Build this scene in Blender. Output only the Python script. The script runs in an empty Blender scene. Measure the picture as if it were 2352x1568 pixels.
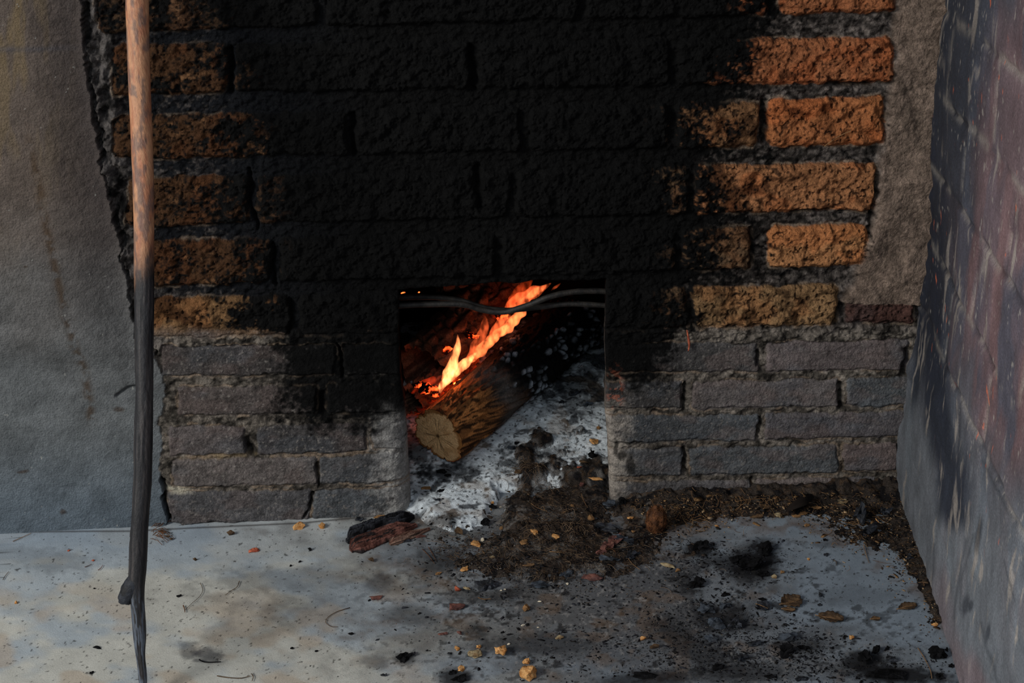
import bpy, math, random
import numpy as np
from mathutils import Vector, Matrix, Quaternion, noise as mnoise
import bmesh

SC = bpy.context.scene
COL = SC.collection
random.seed(5)

# ------------------------------------------------------------------ camera, world, lights, exposure
FPX = 2940.0
CAM = np.array([0.0, -2.4, 1.53])
TH = math.radians(24.8)
FWD = np.array([0, math.cos(TH), -math.sin(TH)])
UPV = np.array([0, math.sin(TH), math.cos(TH)])
RGT = np.array([1.0, 0, 0])
cd = bpy.data.cameras.new('camera')
cam = bpy.data.objects.new('camera', cd)
COL.objects.link(cam)
cam.location = CAM
cam.rotation_euler = (math.pi / 2 - TH, 0, 0)
cd.sensor_width = 36.0
cd.lens = FPX * 36.0 / 2352.0
cd.clip_start = 0.05
SC.camera = cam

W = bpy.data.worlds.new('world')
SC.world = W
W.use_nodes = True
bg = W.node_tree.nodes['Background']
bg.inputs[0].default_value = (0.74, 0.85, 1.0, 1)
bg.inputs[1].default_value = 0.16


def area(name, loc, target, size, power, color):
    l = bpy.data.lights.new(name, 'AREA')
    l.shape = 'RECTANGLE'
    l.size, l.size_y = size
    l.energy = power
    l.color = color
    o = bpy.data.objects.new(name, l)
    COL.objects.link(o)
    o.location = loc
    d = Vector(target) - Vector(loc)
    o.rotation_euler = d.to_track_quat('-Z', 'Y').to_euler()
    return o


# daylight from the open side of the yard, front left and high
area('daylight', (-3.7, -3.0, 2.7), (0.1, -0.2, 0.2), (1.6, 1.6), 180, (1.0, 0.97, 0.92))
area('sky_light', (0.6, -3.6, 3.4), (0.2, -0.2, 0.1), (3.0, 1.6), 44, (0.82, 0.91, 1.0))

vs = SC.view_settings
vs.view_transform = 'Standard'
vs.look = 'None'
vs.gamma = 1
vs.use_curve_mapping = False
vs.exposure = 0.0

# ------------------------------------------------------------------ coordinate frame of the hearth wall


def ray(x, y):
    x = np.asarray(x, float)[..., None]
    y = np.asarray(y, float)[..., None]
    return FWD + RGT * (x - 1176) / FPX + UPV * (784 - y) / FPX


def hit_floor(x, y, z=0.0):
    d = ray(x, y)
    return CAM + d * ((z - CAM[2]) / d[..., 2])[..., None]


A0 = hit_floor(0, 1222)
B0 = hit_floor(2060, 1118)
E = (B0 - A0) / np.linalg.norm(B0 - A0)         # along the wall, to the right
N = np.array([E[1], -E[0], 0.0])                # out of the wall, towards the room
Z = np.array([0, 0, 1.0])
O = A0 + E * np.dot(hit_floor(1160, 1163) - A0, E)


def P3(u, w, z):
    u, w, z = np.broadcast_arrays(np.asarray(u, float), np.asarray(w, float), np.asarray(z, float))
    return O + u[..., None] * E + w[..., None] * N + z[..., None] * Z


def proj(P):
    q = P - CAM
    k = q @ FWD
    k = np.maximum(k, 0.2)
    return 1176 + FPX * (q @ RGT) / k, 784 - FPX * (q @ UPV) / k


def on_plane(x, y, p, n):
    d = ray(x, y)
    return CAM + d * (np.dot(p - CAM, n) / (d @ n))[..., None]


def on_wall(x, y, w=0.0):
    return on_plane(x, y, O + N * w, N)


def uv(x, y, w=0.0):
    p = on_wall(x, y, w) - O
    return p @ E, p[..., 2]


def fuw(x, y, z=0.0):
    p = hit_floor(x, y, z) - O
    return p @ E, p @ N


RA = hit_floor(2062, 1118)
RB = hit_floor(2205, 1568)
RD = (RB - RA) / np.linalg.norm(RB - RA)        # along the right wall, towards the room
RN = np.array([RD[1], -RD[0], 0.0])             # out of the right wall

# ------------------------------------------------------------------ numpy noise
_rs = np.random.RandomState(7)
_T = _rs.rand(256, 256)


def vn(x, y, s=0):
    x = np.asarray(x, float) + s * 17.31
    y = np.asarray(y, float) + s * 9.77
    xi = np.floor(x).astype(int)
    yi = np.floor(y).astype(int)
    fx = x - xi
    fy = y - yi
    fx = fx * fx * (3 - 2 * fx)
    fy = fy * fy * (3 - 2 * fy)
    a = _T[xi & 255, yi & 255]
    b = _T[(xi + 1) & 255, yi & 255]
    c = _T[xi & 255, (yi + 1) & 255]
    d = _T[(xi + 1) & 255, (yi + 1) & 255]
    return (a * (1 - fx) + b * fx) * (1 - fy) + (c * (1 - fx) + d * fx) * fy


def fbm(x, y, s=0, o=4, g=0.5):
    t = 0
    a = 1.0
    n = 0
    for k in range(o):
        t = t + a * vn(x * 2 ** k, y * 2 ** k, s + k * 3.1)
        n += a
        a *= g
    return t / n


def voro(x, y, s=0):
    """distance to nearest and second nearest jittered cell point, and the cell's random value"""
    xi = np.floor(x).astype(int)
    yi = np.floor(y).astype(int)
    f1 = np.full(np.shape(x), 9.0)
    f2 = np.full(np.shape(x), 9.0)
    idv = np.zeros(np.shape(x))
    for i in (-1, 0, 1):
        for j in (-1, 0, 1):
            cx = xi + i
            cy = yi + j
            px = cx + _T[(cx + s) & 255, cy & 255]
            py = cy + _T[cy & 255, (cx + 77 + s) & 255]
            d = np.hypot(px - x, py - y)
            r = _T[(cx + 31) & 255, (cy + 53 + s) & 255]
            nn = d < f1
            f2 = np.where(nn, f1, np.minimum(f2, d))
            idv = np.where(nn, r, idv)
            f1 = np.where(nn, d, f1)
    return f1, f2, idv


def ss(a, b, x):
    t = np.clip((x - a) / (b - a), 0, 1)
    return t * t * (3 - 2 * t)


def lin(c):
    c = np.asarray(c, float) / 255
    return np.where(c <= 0.04045, c / 12.92, ((c + 0.055) / 1.055) ** 2.4)


def mixc(a, b, t):
    return a * (1 - t[..., None]) + b * t[..., None]


def pline(y, pts):
    p = np.array(pts, float)
    return np.interp(y, p[:, 0], p[:, 1])


def seg_dist(X, Y, pts):
    d = np.full(X.shape, 1e9)
    for (x0, y0), (x1, y1) in zip(pts[:-1], pts[1:]):
        dx, dy = x1 - x0, y1 - y0
        t = np.clip(((X - x0) * dx + (Y - y0) * dy) / (dx * dx + dy * dy), 0, 1)
        d = np.minimum(d, np.hypot(X - x0 - t * dx, Y - y0 - t * dy))
    return d


def blob(X, Y, cx, cy, rx, ry, soft=0.5, ang=0, nz=None):
    a = math.radians(ang)
    dx = X - cx
    dy = Y - cy
    q = np.hypot((dx * math.cos(a) + dy * math.sin(a)) / rx, (-dx * math.sin(a) + dy * math.cos(a)) / ry)
    if nz is not None:
        q = q + nz
    return 1 - ss(1 - soft, 1 + soft, q)


# ------------------------------------------------------------------ mesh helpers


def tag(o, label=None, cat=None, group=None, kind=None):
    if label:
        o['label'] = label
    if cat:
        o['category'] = cat
    if group:
        o['group'] = group
    if kind:
        o['kind'] = kind
    return o


def raw_mesh(name, V, F, mat=None, col=None, smooth=True, parent=None):
    """V (n,3), F (m,3|4) int -> object"""
    me = bpy.data.meshes.new(name)
    V = np.ascontiguousarray(V, dtype=np.float32).reshape(-1, 3)
    F = np.ascontiguousarray(F, dtype=np.int32)
    k = F.shape[1]
    me.vertices.add(len(V))
    me.vertices.foreach_set('co', V.ravel())
    me.loops.add(F.size)
    me.loops.foreach_set('vertex_index', F.ravel())
    me.polygons.add(len(F))
    me.polygons.foreach_set('loop_start', np.arange(0, F.size, k, dtype=np.int32))
    me.polygons.foreach_set('loop_total', np.full(len(F), k, dtype=np.int32))
    if smooth:
        me.polygons.foreach_set('use_smooth', np.ones(len(F), dtype=bool))
    me.update(calc_edges=True)
    me.validate()
    if col is not None:
        a = me.color_attributes.new('Col', 'FLOAT_COLOR', 'POINT')
        c = np.ones((len(V), 4), dtype=np.float32)
        c[:, :3] = np.asarray(col).reshape(-1, 3)
        a.data.foreach_set('color', c.ravel())
    if mat:
        me.materials.append(mat)
    o = bpy.data.objects.new(name, me)
    COL.objects.link(o)
    if parent:
        o.parent = parent
    return o


def grid_faces(nr, nc, keep=None, flip=False):
    i = np.arange(nr * nc).reshape(nr, nc)
    f = np.stack([i[:-1, :-1], i[:-1, 1:], i[1:, 1:], i[1:, :-1]], -1)
    if flip:
        f = f[..., ::-1]
    if keep is not None:
        return f[keep]
    return f.reshape(-1, 4)


def compact(V, F, col=None):
    used = np.unique(F)
    m = np.full(len(V), -1, dtype=np.int64)
    m[used] = np.arange(len(used))
    return V[used], m[F], (None if col is None else col[used])


# ------------------------------------------------------------------ materials


def new_mat(name):
    m = bpy.data.materials.new(name)
    m.use_nodes = True
    nt = m.node_tree
    return m, nt, nt.nodes['Principled BSDF'], nt.nodes['Material Output']


def surf_mat(name, base=None, base2=None, nscale=300.0, namp=0.5, bscale=250.0, bdist=0.0012, rough=0.9, spec=0.2,
             bstr=1.0, stretch=(1, 1, 1), emis=None, split=(0.4, 0.6), mscale=None):
    """noise-broken surface; the base colour is the mesh's own colour attribute, or two colours mixed by noise"""
    m, nt, p, out = new_mat(name)
    L = nt.links
    tc = nt.nodes.new('ShaderNodeTexCoord')
    mp = nt.nodes.new('ShaderNodeMapping')
    mp.inputs['Scale'].default_value = stretch
    L.new(tc.outputs['Object'], mp.inputs[0])
    n1 = nt.nodes.new('ShaderNodeTexNoise')
    n1.inputs['Scale'].default_value = nscale
    n1.inputs['Detail'].default_value = 4
    n1.inputs['Roughness'].default_value = 0.65
    L.new(mp.outputs[0], n1.inputs['Vector'])
    mr = nt.nodes.new('ShaderNodeMapRange')
    mr.inputs['From Min'].default_value = 0.28
    mr.inputs['From Max'].default_value = 0.72
    mr.inputs['To Min'].default_value = 1 - namp
    mr.inputs['To Max'].default_value = 1 + namp
    L.new(n1.outputs[0], mr.inputs[0])
    mul = nt.nodes.new('ShaderNodeVectorMath')
    mul.operation = 'SCALE'
    L.new(mr.outputs[0], mul.inputs['Scale'])
    if base is None:
        at = nt.nodes.new('ShaderNodeAttribute')
        at.attribute_name = 'Col'
        L.new(at.outputs['Color'], mul.inputs[0])
    else:
        n2 = nt.nodes.new('ShaderNodeTexNoise')
        n2.inputs['Scale'].default_value = mscale or nscale * 0.35
        n2.inputs['Detail'].default_value = 5
        L.new(mp.outputs[0], n2.inputs['Vector'])
        cr = nt.nodes.new('ShaderNodeValToRGB')
        cr.color_ramp.elements[0].position = split[0]
        cr.color_ramp.elements[1].position = split[1]
        cr.color_ramp.elements[0].color = (*lin(base), 1)
        cr.color_ramp.elements[1].color = (*lin(base2 or base), 1)
        L.new(n2.outputs[0], cr.inputs[0])
        L.new(cr.outputs[0], mul.inputs[0])
    L.new(mul.outputs[0], p.inputs['Base Color'])
    p.inputs['Roughness'].default_value = rough
    p.inputs['Specular IOR Level'].default_value = spec
    n3 = nt.nodes.new('ShaderNodeTexNoise')
    n3.inputs['Scale'].default_value = bscale
    n3.inputs['Detail'].default_value = 5
    n3.inputs['Roughness'].default_value = 0.6
    L.new(mp.outputs[0], n3.inputs['Vector'])
    bp = nt.nodes.new('ShaderNodeBump')
    bp.inputs['Strength'].default_value = bstr
    bp.inputs['Distance'].default_value = bdist
    L.new(n3.outputs[0], bp.inputs['Height'])
    L.new(bp.outputs[0], p.inputs['Normal'])
    if emis:
        n4 = nt.nodes.new('ShaderNodeTexNoise')
        n4.inputs['Scale'].default_value = emis[2]
        n4.inputs['Detail'].default_value = 4
        L.new(tc.outputs['Object'], n4.inputs['Vector'])
        r4 = nt.nodes.new('ShaderNodeMapRange')
        r4.inputs['From Min'].default_value = emis[3]
        r4.inputs['From Max'].default_value = emis[4]
        r4.inputs['To Max'].default_value = emis[1]
        L.new(n4.outputs[0], r4.inputs[0])
        p.inputs['Emission Color'].default_value = (*emis[0], 1)
        L.new(r4.outputs[0], p.inputs['Emission Strength'])
    return m


M_BRICK = surf_mat('sooty_masonry', nscale=260, namp=0.42, bscale=190, bdist=0.005, rough=0.95, spec=0.12)
M_PLASTER = surf_mat('lime_plaster', nscale=330, namp=0.22, bscale=260, bdist=0.0042, rough=0.92, spec=0.15)
M_RIGHT = surf_mat('rubbed_masonry', nscale=240, namp=0.30, bscale=260, bdist=0.0018, rough=0.8, spec=0.3)
M_FLOOR = surf_mat('cement_floor', nscale=420, namp=0.14, bscale=330, bdist=0.0007, rough=0.8, spec=0.25)
M_ASH = surf_mat('wood_ash', nscale=420, namp=0.22, bscale=330, bdist=0.0018, rough=1.0, spec=0.05)
M_DIRT = surf_mat('humus', nscale=380, namp=0.6, bscale=330, bdist=0.004, rough=1.0, spec=0.08)
M_BITS = surf_mat('litter', nscale=500, namp=0.3, bscale=500, bdist=0.0004, rough=0.9, spec=0.15)
M_STICK = surf_mat('weathered_stick', nscale=60, namp=0.28, bscale=70, bdist=0.0012, rough=0.55, spec=0.35, stretch=(4, 4, 0.5))
M_BARK = surf_mat('log_surface', nscale=260, namp=0.42, bscale=260, bdist=0.0022, rough=0.9, spec=0.15)
M_IRON = surf_mat('sooty_iron', (24, 23, 22), (44, 40, 36), nscale=200, namp=0.4, bscale=260, bdist=0.001, rough=0.6, spec=0.4)
M_CHIP = surf_mat('ochre_wood_chip', (216, 166, 108), (176, 120, 66), nscale=300, namp=0.3, bscale=340, bdist=0.0012, rough=0.85)
M_CHIPD = surf_mat('dull_wood_chip', (150, 112, 72), (112, 84, 56), nscale=300, namp=0.3, bscale=340, bdist=0.0012, rough=0.9)
M_CHIPG = surf_mat('grey_tan_chip', (165, 150, 118), (118, 96, 68), nscale=250, namp=0.3, bscale=340, bdist=0.0012, rough=0.9)
M_RED = surf_mat('red_bark', (124, 80, 70), (80, 52, 48), nscale=180, namp=0.4, bscale=240, bdist=0.0015, rough=0.7, spec=0.3)
M_ORED = surf_mat('red_orange_bit', (190, 104, 76), (150, 74, 54), nscale=250, namp=0.3, bscale=300, bdist=0.001, rough=0.6)
M_BROWN = surf_mat('brown_leaf', (98, 76, 54), (62, 48, 36), nscale=200, namp=0.4, bscale=260, bdist=0.0012, rough=0.85)
M_COAL = surf_mat('charcoal', (22, 23, 26), (46, 50, 58), nscale=160, namp=0.4, bscale=200, bdist=0.002, rough=0.6, spec=0.35)
M_SOOTC = surf_mat('black_soot_lump', (12, 12, 13), (24, 24, 26), nscale=160, namp=0.4, bscale=220, bdist=0.003, rough=0.95, spec=0.1)
M_SLATE = surf_mat('grey_charred_flake', (70, 78, 88), (38, 42, 48), nscale=150, namp=0.4, bscale=220, bdist=0.0015, rough=0.7, spec=0.3)
M_WHITE = surf_mat('pale_grain', (225, 215, 195), (200, 186, 160), nscale=300, namp=0.1, rough=0.7)
M_FIBRE = surf_mat('brown_fibre', (112, 72, 44), (74, 48, 32), nscale=200, namp=0.3, rough=0.8)
M_STRAW = surf_mat('dry_needle', (150, 116, 80), (104, 76, 52), nscale=200, namp=0.2, rough=0.7)
M_EMBER = surf_mat('glowing_ember', (30, 20, 18), (60, 30, 22), nscale=150, rough=1, spec=0.05,
                   emis=((1.0, 0.07, 0.012), 5.0, 70.0, 0.50, 0.72))
M_FILLCOAL = surf_mat('fill_coal', (30, 20, 18), (60, 30, 22), nscale=150, rough=1, spec=0.05,
                 emis=((1.0, 0.075, 0.012), 40.0, 60.0, 0.40, 0.62))  # strong glow for the unseen coals added to light the back log
M_CHARRED = surf_mat('charred_back_log', nscale=260, namp=0.5, bscale=200, bdist=0.003, rough=0.95, spec=0.1)


def flame_mat(name, dens, col1, col2):
    m, nt, p, out = new_mat(name)
    nt.nodes.remove(p)
    L = nt.links
    em = nt.nodes.new('ShaderNodeEmission')
    tc = nt.nodes.new('ShaderNodeTexCoord')
    mp = nt.nodes.new('ShaderNodeMapping')
    mp.inputs['Scale'].default_value = (1, 1, 0.45)
    L.new(tc.outputs['Object'], mp.inputs[0])
    n = nt.nodes.new('ShaderNodeTexNoise')
    n.inputs['Scale'].default_value = 80
    n.inputs['Detail'].default_value = 2
    L.new(mp.outputs[0], n.inputs['Vector'])
    r = nt.nodes.new('ShaderNodeMapRange')
    r.inputs['From Min'].default_value = 0.36
    r.inputs['From Max'].default_value = 0.66
    r.inputs['To Min'].default_value = dens * 0.1
    r.inputs['To Max'].default_value = dens * 1.75
    L.new(n.outputs[0], r.inputs[0])
    L.new(r.outputs[0], em.inputs['Strength'])
    em.inputs['Color'].default_value = (*col1, 1)
    L.new(em.outputs[0], out.inputs['Volume'])
    return m


M_FLAME = flame_mat('flame', 66, (1.0, 0.135, 0.035), None)
M_FLAMEM = flame_mat('middle_flame', 105, (1.0, 0.2, 0.055), None)
M_FLAMEL = flame_mat('thin_flame', 30, (1.0, 0.085, 0.015), None)
M_FLAMER = flame_mat('red_flame', 26, (1.0, 0.05, 0.008), None)
M_FLAMEH = flame_mat('bright_flame', 185, (1.0, 0.27, 0.085), None)

# ------------------------------------------------------------------ BACK WALL, bricks laid out by course
# (x0, x1, top at x0, top at x1, bottom at x0, bottom at x1, colour, kind) measured along the wall face
UPo, LOo = 0, 1
BR = []


def row(kind, yt, yb, xs, cols):
    """yt/yb: (y at x=350, y at x=1900); xs: list of (x0,x1)"""
    for (x0, x1), c in zip(xs, cols):
        f = lambda yy, x: yy[0] + (yy[1] - yy[0]) * (x - 350) / 1550.0
        BR.append((x0, x1, f(yt, x0), f(yt, x1), f(yb, x0), f(yb, x1), c, kind))


cO = (158, 100, 66)
cOr = (160, 110, 74)
cT = (146, 114, 80)
cTb = (176, 124, 82)
cB = (122, 88, 60)
cBd = (108, 84, 62)
row(0, (-330, -330), (-225, -250), [(150, 700), (720, 1200), (1215, 1700), (1720, 2100)], [cB, cB, cO, cO])
row(0, (-205, -225), (-85, -110), [(200, 500), (520, 1010), (1030, 1500), (1520, 2080)], [cB, cB, cO, cO])
row(0, (-62, -82), (70, 30), [(222, 730), (745, 1330), (1345, 1765), (1790, 2058)], [cBd, cB, cO, cO])
row(0, (100, 85), (215, 190), [(256, 524), (541, 1080), (1097, 1540), (1556, 2048)], [cB, cBd, cO, cO])
row(0, (262, 226), (362, 334), [(262, 800), (817, 1195), (1212, 1535), (1550, 1742)], [cB, cBd, cBd, cB])
row(0, (262, 222), (362, 334), [(1762, 2030)], [(170, 108, 68)])
row(0, (405, 372), (518, 484), [(292, 575), (590, 1172), (1185, 1580), (1592, 2012)], [cB, cBd, cBd, cOr])
row(0, (550, 515), (655, 610), [(318, 626), (642, 1135), (1150, 1548), (1562, 1726), (1762, 1990)],
    [cB, cBd, cBd, cBd, cTb])
row(0, (680, 652), (772, 744), [(330, 672), (686, 990), (1330, 1578), (1588, 1925)], [(122, 92, 62), cBd, cBd, cT])
row(1, (708, 682), (770, 742), [(1942, 2096)], [(86, 66, 62)])
lo1 = (70, 67, 66)
lo2 = (84, 78, 76)
lo3 = (74, 77, 80)
lo4 = (84, 84, 86)
row(1, (790, 778), (860, 850), [(372, 772), (786, 990)], [(72, 66, 64), lo1])
row(1, (800, 780), (862, 848), [(1330, 1738), (1756, 2084)], [lo1, (94, 82, 80)])
row(1, (886, 868), (952, 930), [(408, 728), (750, 990)], [(86, 76, 72), lo1])
row(1, (886, 868), (952, 932), [(1330, 1565), (1590, 1926), (1944, 2090)], [lo1, (92, 84, 82), lo3])
row(1, (978, 945), (1046, 1006), [(390, 566), (594, 842), (856, 1000)], [(96, 86, 84), (74, 70, 70), (70, 70, 72)])
row(1, (970, 945), (1040, 1004), [(1330, 1738), (1754, 2082)], [lo3, (80, 74, 76)])
row(1, (1052, 1020), (1116, 1080), [(398, 732), (736, 1000)], [(104, 94, 90), lo4])
row(1, (1050, 1018), (1112, 1082), [(1330, 1570), (1583, 1924), (1934, 2060)], [lo4, lo3, (92, 78, 76)])
row(1, (1128, 1096), (1204, 1160), [(388, 716), (722, 1000)], [(86, 84, 86), (84, 88, 92)])
row(1, (1124, 1094), (1200, 1156), [(1330, 1726), (1737, 2010)], [(84, 80, 80), (96, 84, 80)])

UL, UR, VT = -0.214, 0.214, 0.535
_ey = np.array([640, 750, 850, 950, 1050, 1130, 1180.])
_el = uv(np.array([915, 917, 919, 931, 939, 943, 945.]), _ey)
_er = uv(np.array([1392, 1388, 1391, 1392, 1398, 1401, 1402.]), _ey)


def edge_l(v):
    return np.interp(v, _el[1][::-1], _el[0][::-1]) + 0.004 * (vn(v * 30, 2.0, 5) - .5)


def edge_r(v):
    return np.interp(v, _er[1][::-1], _er[0][::-1]) + 0.004 * (vn(v * 26, 7.0, 6) - .5)


def top_z(u):
    return 0.536 + 0.006 * (vn(u * 22, 1.0, 8) - .5) - 0.008 * ss(-.05, -.2, u)


def edge_rad(v, side):
    if side < 0:
        return 0.010 + 0.040 * ss(0.36, 0.12, v)
    return 0.008 + 0.012 * ss(0.30, 0.05, v)


PL_EDGE = [(-600, 120), (-200, 165), (0, 186), (120, 200), (250, 212), (330, 228), (420, 243), (520, 268), (600, 286), (700, 302),
           (770, 314), (800, 350), (880, 382), (960, 366), (1040, 372), (1090, 366), (1130, 376), (1240, 386)]


def wall_fields(u, v):
    """relief (m, towards the room), colour and the plaster mask at wall coordinates u, v"""
    X, Y = proj(P3(u, 0 * u, v))
    a = fbm(X / 38, Y / 38, 1, 3) - .5
    b = fbm(X / 34, Y / 34, 2, 3) - .5
    fine = fbm(X / 11, Y / 11, 3, 3) - .5
    fine2 = fbm(X / 5.5, Y / 5.5, 4, 3) - .5
    Xw = X + a * 16 + (fbm(X / 9, Y / 9, 61, 2) - .5) * 6
    Yw = Y + b * 13 + (fbm(X / 9, Y / 9, 62, 2) - .5) * 5
    D = np.full(X.shape, -30.0)
    idx = np.full(X.shape, -1)
    for k, (x0, x1, t0, t1, b0, b1, c, kind) in enumerate(BR):
        s = (X > x0 - 45) & (X < x1 + 45) & (Y > min(t0, t1) - 45) & (Y < max(b0, b1) + 45)
        if not s.any():
            continue
        x = Xw[s]
        y = Yw[s]
        f = (x - x0) / (x1 - x0)
        dx = np.minimum(x - x0, x1 - x)
        dy = np.minimum(y - (t0 + (t1 - t0) * f), (b0 + (b1 - b0) * f) - y)
        r = 16 if kind == 0 else 7
        ax = np.maximum(r - dx, 0)
        ay = np.maximum(r - dy, 0)
        d = np.where((dx < r) & (dy < r), r - np.hypot(ax, ay), np.minimum(dx, dy))
        cur = D[s]
        m = d > cur
        cur[m] = d[m]
        D[s] = cur
        ii = idx[s]
        ii[m] = k
        idx[s] = ii
    kinds = np.array([q[7] for q in BR] + [0])
    kk = kinds[idx]
    low = ss(735, 765, Y)                                   # the thin-brick piers below, the big blocks above
    inb = ss(-2, 3, D) * (idx >= 0)
    # mortar that climbs over the bricks at the right corner, and over the left ends of the piers
    smear = ss(-10, 14, X - pline(Y, [(-400, 2065), (0, 2058), (190, 2045), (330, 2022), (480, 2008), (560, 1985), (640, 1960),
                                      (690, 1930), (700, 2200), (2000, 2200)]) + 26 * a)
    inb = inb * (1 - smear)
    h_up = 0.004 + 0.010 * ss(0, 11, D) + 0.020 * (fbm(X / 24, Y / 19, 9, 4) - .5) + 0.006 * fine
    pits = ss(.66, .74, fbm(X / 7, Y / 7, 12, 2))
    h_up = h_up - 0.003 * pits
    h_lo = 0.003 + 0.007 * ss(0, 6, D) + 0.006 * (fbm(X / 40, Y / 20, 14, 3) - .5) + 0.0034 * fine + .0014 * fine2
    h_b = h_up * (1 - low) + h_lo * low
    lump = fbm(X / 16, Y / 11, 20, 4) - .5
    f1, f2, cid = voro(X / 13, Y / 10, 4)
    h_m = 0.001 + 0.013 * lump + 0.003 * (0.5 - f1)
    mid = blob(X, Y, 620, 785, 330, 28, .3) + blob(X, Y, 1760, 760, 380, 26, .3)
    h_m = h_m + 0.006 * np.clip(mid, 0, 1) + 0.010 * np.clip(mid, 0, 1) * lump
    # flush, trowelled mortar in the pier joints
    h_m = h_m * (1 - .1 * low) + low * 0.0035
    h_s = 0.012 + 0.022 * (fbm(X / 60, Y / 70, 22, 4) - .5) + 0.004 * fine
    h_m = h_m * (1 - smear) + h_s * smear
    h = h_m * (1 - inb) + h_b * inb
    # open joints and cracks
    cracks = [([(527, 112), (532, 210)], 5, .02), ([(574, 385), (578, 470), (590, 520)], 4, .012), ([(1078, 110), (1090, 205)], 8, .016),
              ([(808, 262), (815, 350)], 6, .014), ([(1095, 390), (1100, 470)], 9, .016),
              ([(778, 785), (784, 830), (788, 862)], 3, .014), ([(738, 905), (742, 945)], 9, .014), ([(732, 1062), (733, 1112)], 3, .012),
              ([(718, 1130), (712, 1165), (700, 1185)], 3, .014), ([(568, 1008), (580, 1036)], 10, .014), ([(1572, 880), (1570, 940)], 4, .012),
              ([(1739, 800), (1732, 830)], 4, .014), ([(1741, 960), (1740, 1000)], 3, .013), ([(1573, 1030), (1571, 1076)], 5, .014),
              ([(1930, 880), (1929, 934)], 6, .014), ([(1728, 1098), (1730, 1150)], 4, .014), ([(1926, 700), (1916, 738)], 6, .016),
              ([(2080, 800), (2072, 858)], 7, .016), ([(2009, 395), (2012, 440), (1998, 490)], 3, .010), ([(1724, 525), (1726, 600)], 4, .009),
              ([(1752, 230), (1756, 320)], 8, .014), ([(626, 560), (628, 620), (640, 655)], 4, .014), ([(670, 690), (665, 760)], 5, .010),
              ([(372, 1105), (376, 1160), (384, 1215)], 8, .03), ([(384, 1196), (440, 1206), (520, 1212)], 4, .014),
              ([(2012, 420), (1995, 520)], 4, .01), ([(1905, 190), (1990, 186)], 7, .012), ([(1815, 486), (1900, 480)], 5, .008)]
    ck = np.zeros(X.shape)
    for pts, wd, dp in cracks:
        g = np.exp(-(seg_dist(Xw, Yw, pts) / wd) ** 2)
        h = h - dp * g
        ck = np.maximum(ck, g)
    # plaster panel
    xE = pline(Y, PL_EDGE) + 16 * (fbm(Y / 22, X * 0 + 3, 30, 3) - .5) + 7 * (vn(X / 9, Y / 6, 31) - .5)
    dP = xE - X
    pm = ss(-2, 2, dP)
    upf = ss(860, 760, Y)
    h_p = (0.006 + 0.024 * upf) * 1.0 - (0.018 * upf) * (1 - ss(0, 130, dP)) + 0.006 * (fbm(X / 130, Y / 130, 33, 3) - .5) + 0.0022 * fine + 0.0012 * fine2
    h_p = h_p + 0.004 * upf * np.exp(-(dP / 9) ** 2)
    # dark crumbling seam right of the plaster
    seam = ss(0, 4, -dP) * ss(95, 40, -dP) * upf
    h = h * (1 - seam * (1 - inb)) + seam * (1 - inb) * (0.008 + 0.050 * (fbm(X / 22, Y / 30, 35, 4) - .5))
    gap = np.exp(-((dP + 6) / 4) ** 2) * upf * ss(.38, .55, fbm(X / 50, Y / 50, 36, 2))
    h = h - .022 * gap
    gap2 = 0
    hh = h * (1 - pm) + h_p * pm
    hh = hh - 0.010 * np.exp(-(seg_dist(X, Y, [(270, 905), (295, 888), (330, 882)]) / 4) ** 2)
    # ---------------- colour
    cols = np.array([lin(q[6]) for q in BR] + [[.1, .1, .1]])
    big = fbm(X / 170, Y / 120, 40, 3)
    med = fbm(X / 45, Y / 35, 41, 4)
    sml = fbm(X / 12, Y / 9, 42, 3)
    cb = cols[idx]
    cb = cb * (0.72 + 0.56 * med)[..., None]
    cb = mixc(cb, cb * np.array([1.12, .86, .72]), ss(.5, .62, fbm(X / 60, Y / 60, 43, 3)) * .6 * (1 - low))
    # thin bricks: grey film with reddish showing through
    red = ss(.48, .66, fbm(X / 60, Y / 28, 44, 4)) * low
    cb = mixc(cb, lin((98, 80, 74)) * np.ones_like(cb), red * .42)
    slate = ss(.5, .7, fbm(X / 90, Y / 50, 45, 3)) * low
    cb = mixc(cb, lin((74, 80, 87)) * np.ones_like(cb), slate * .45)
    cb = mixc(cb, lin((30, 24, 22)) * np.ones_like(cb), pits * .75 * (1 - low))
    cm_up = lin((80, 74, 70)) * (0.15 + 1.5 * ss(.3, .75, .5 * med + .5 * sml) + .6 * ss(1750, 1950, X) * sml)[..., None]
    cm_lo = lin((92, 86, 79)) * (0.3 + 1.3 * ss(.3, .75, .5 * med + .5 * sml))[..., None]
    cm = mixc(cm_up, cm_lo, low)
    cm = mixc(cm, lin((112, 97, 86)) * (.65 + .7 * med)[..., None], smear)
    cb = cb * (1 + low * (.9 * (sml - .5) + .6 * ss(1450, 1750, X)))[..., None]  # bricks lightened to the right: stronger light there is painted in
    gy = cb.mean(-1, keepdims=True)
    cb = cb + (gy - cb) * (.35 * low)[..., None]
    cb = mixc(cb, lin((140, 134, 128)) * np.ones_like(cb), low * .5 * ss(.70, .80, fbm(X / 6, Y / 5, 49, 2)))
    cm = cm * (1 + ss(1450, 1800, X) * (.45 * low + .40 * smear * (1 - low)))[..., None] * (1 + 1.0 * (sml - .5))[..., None]  # mortar and smear brightened likewise, light put into the colour
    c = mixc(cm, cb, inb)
    # half-burnt brown film, uneven
    film = ss(.42, .60, fbm(X / 36, Y / 26, 46, 4) + .30 * ss(760, 520, X) * ss(735, 600, Y) + .20 * ss(1900, 1650, X) - .22) * (1 - low) * inb
    c = mixc(c, c * np.array([.24, .22, .22]), film * .9)
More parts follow.
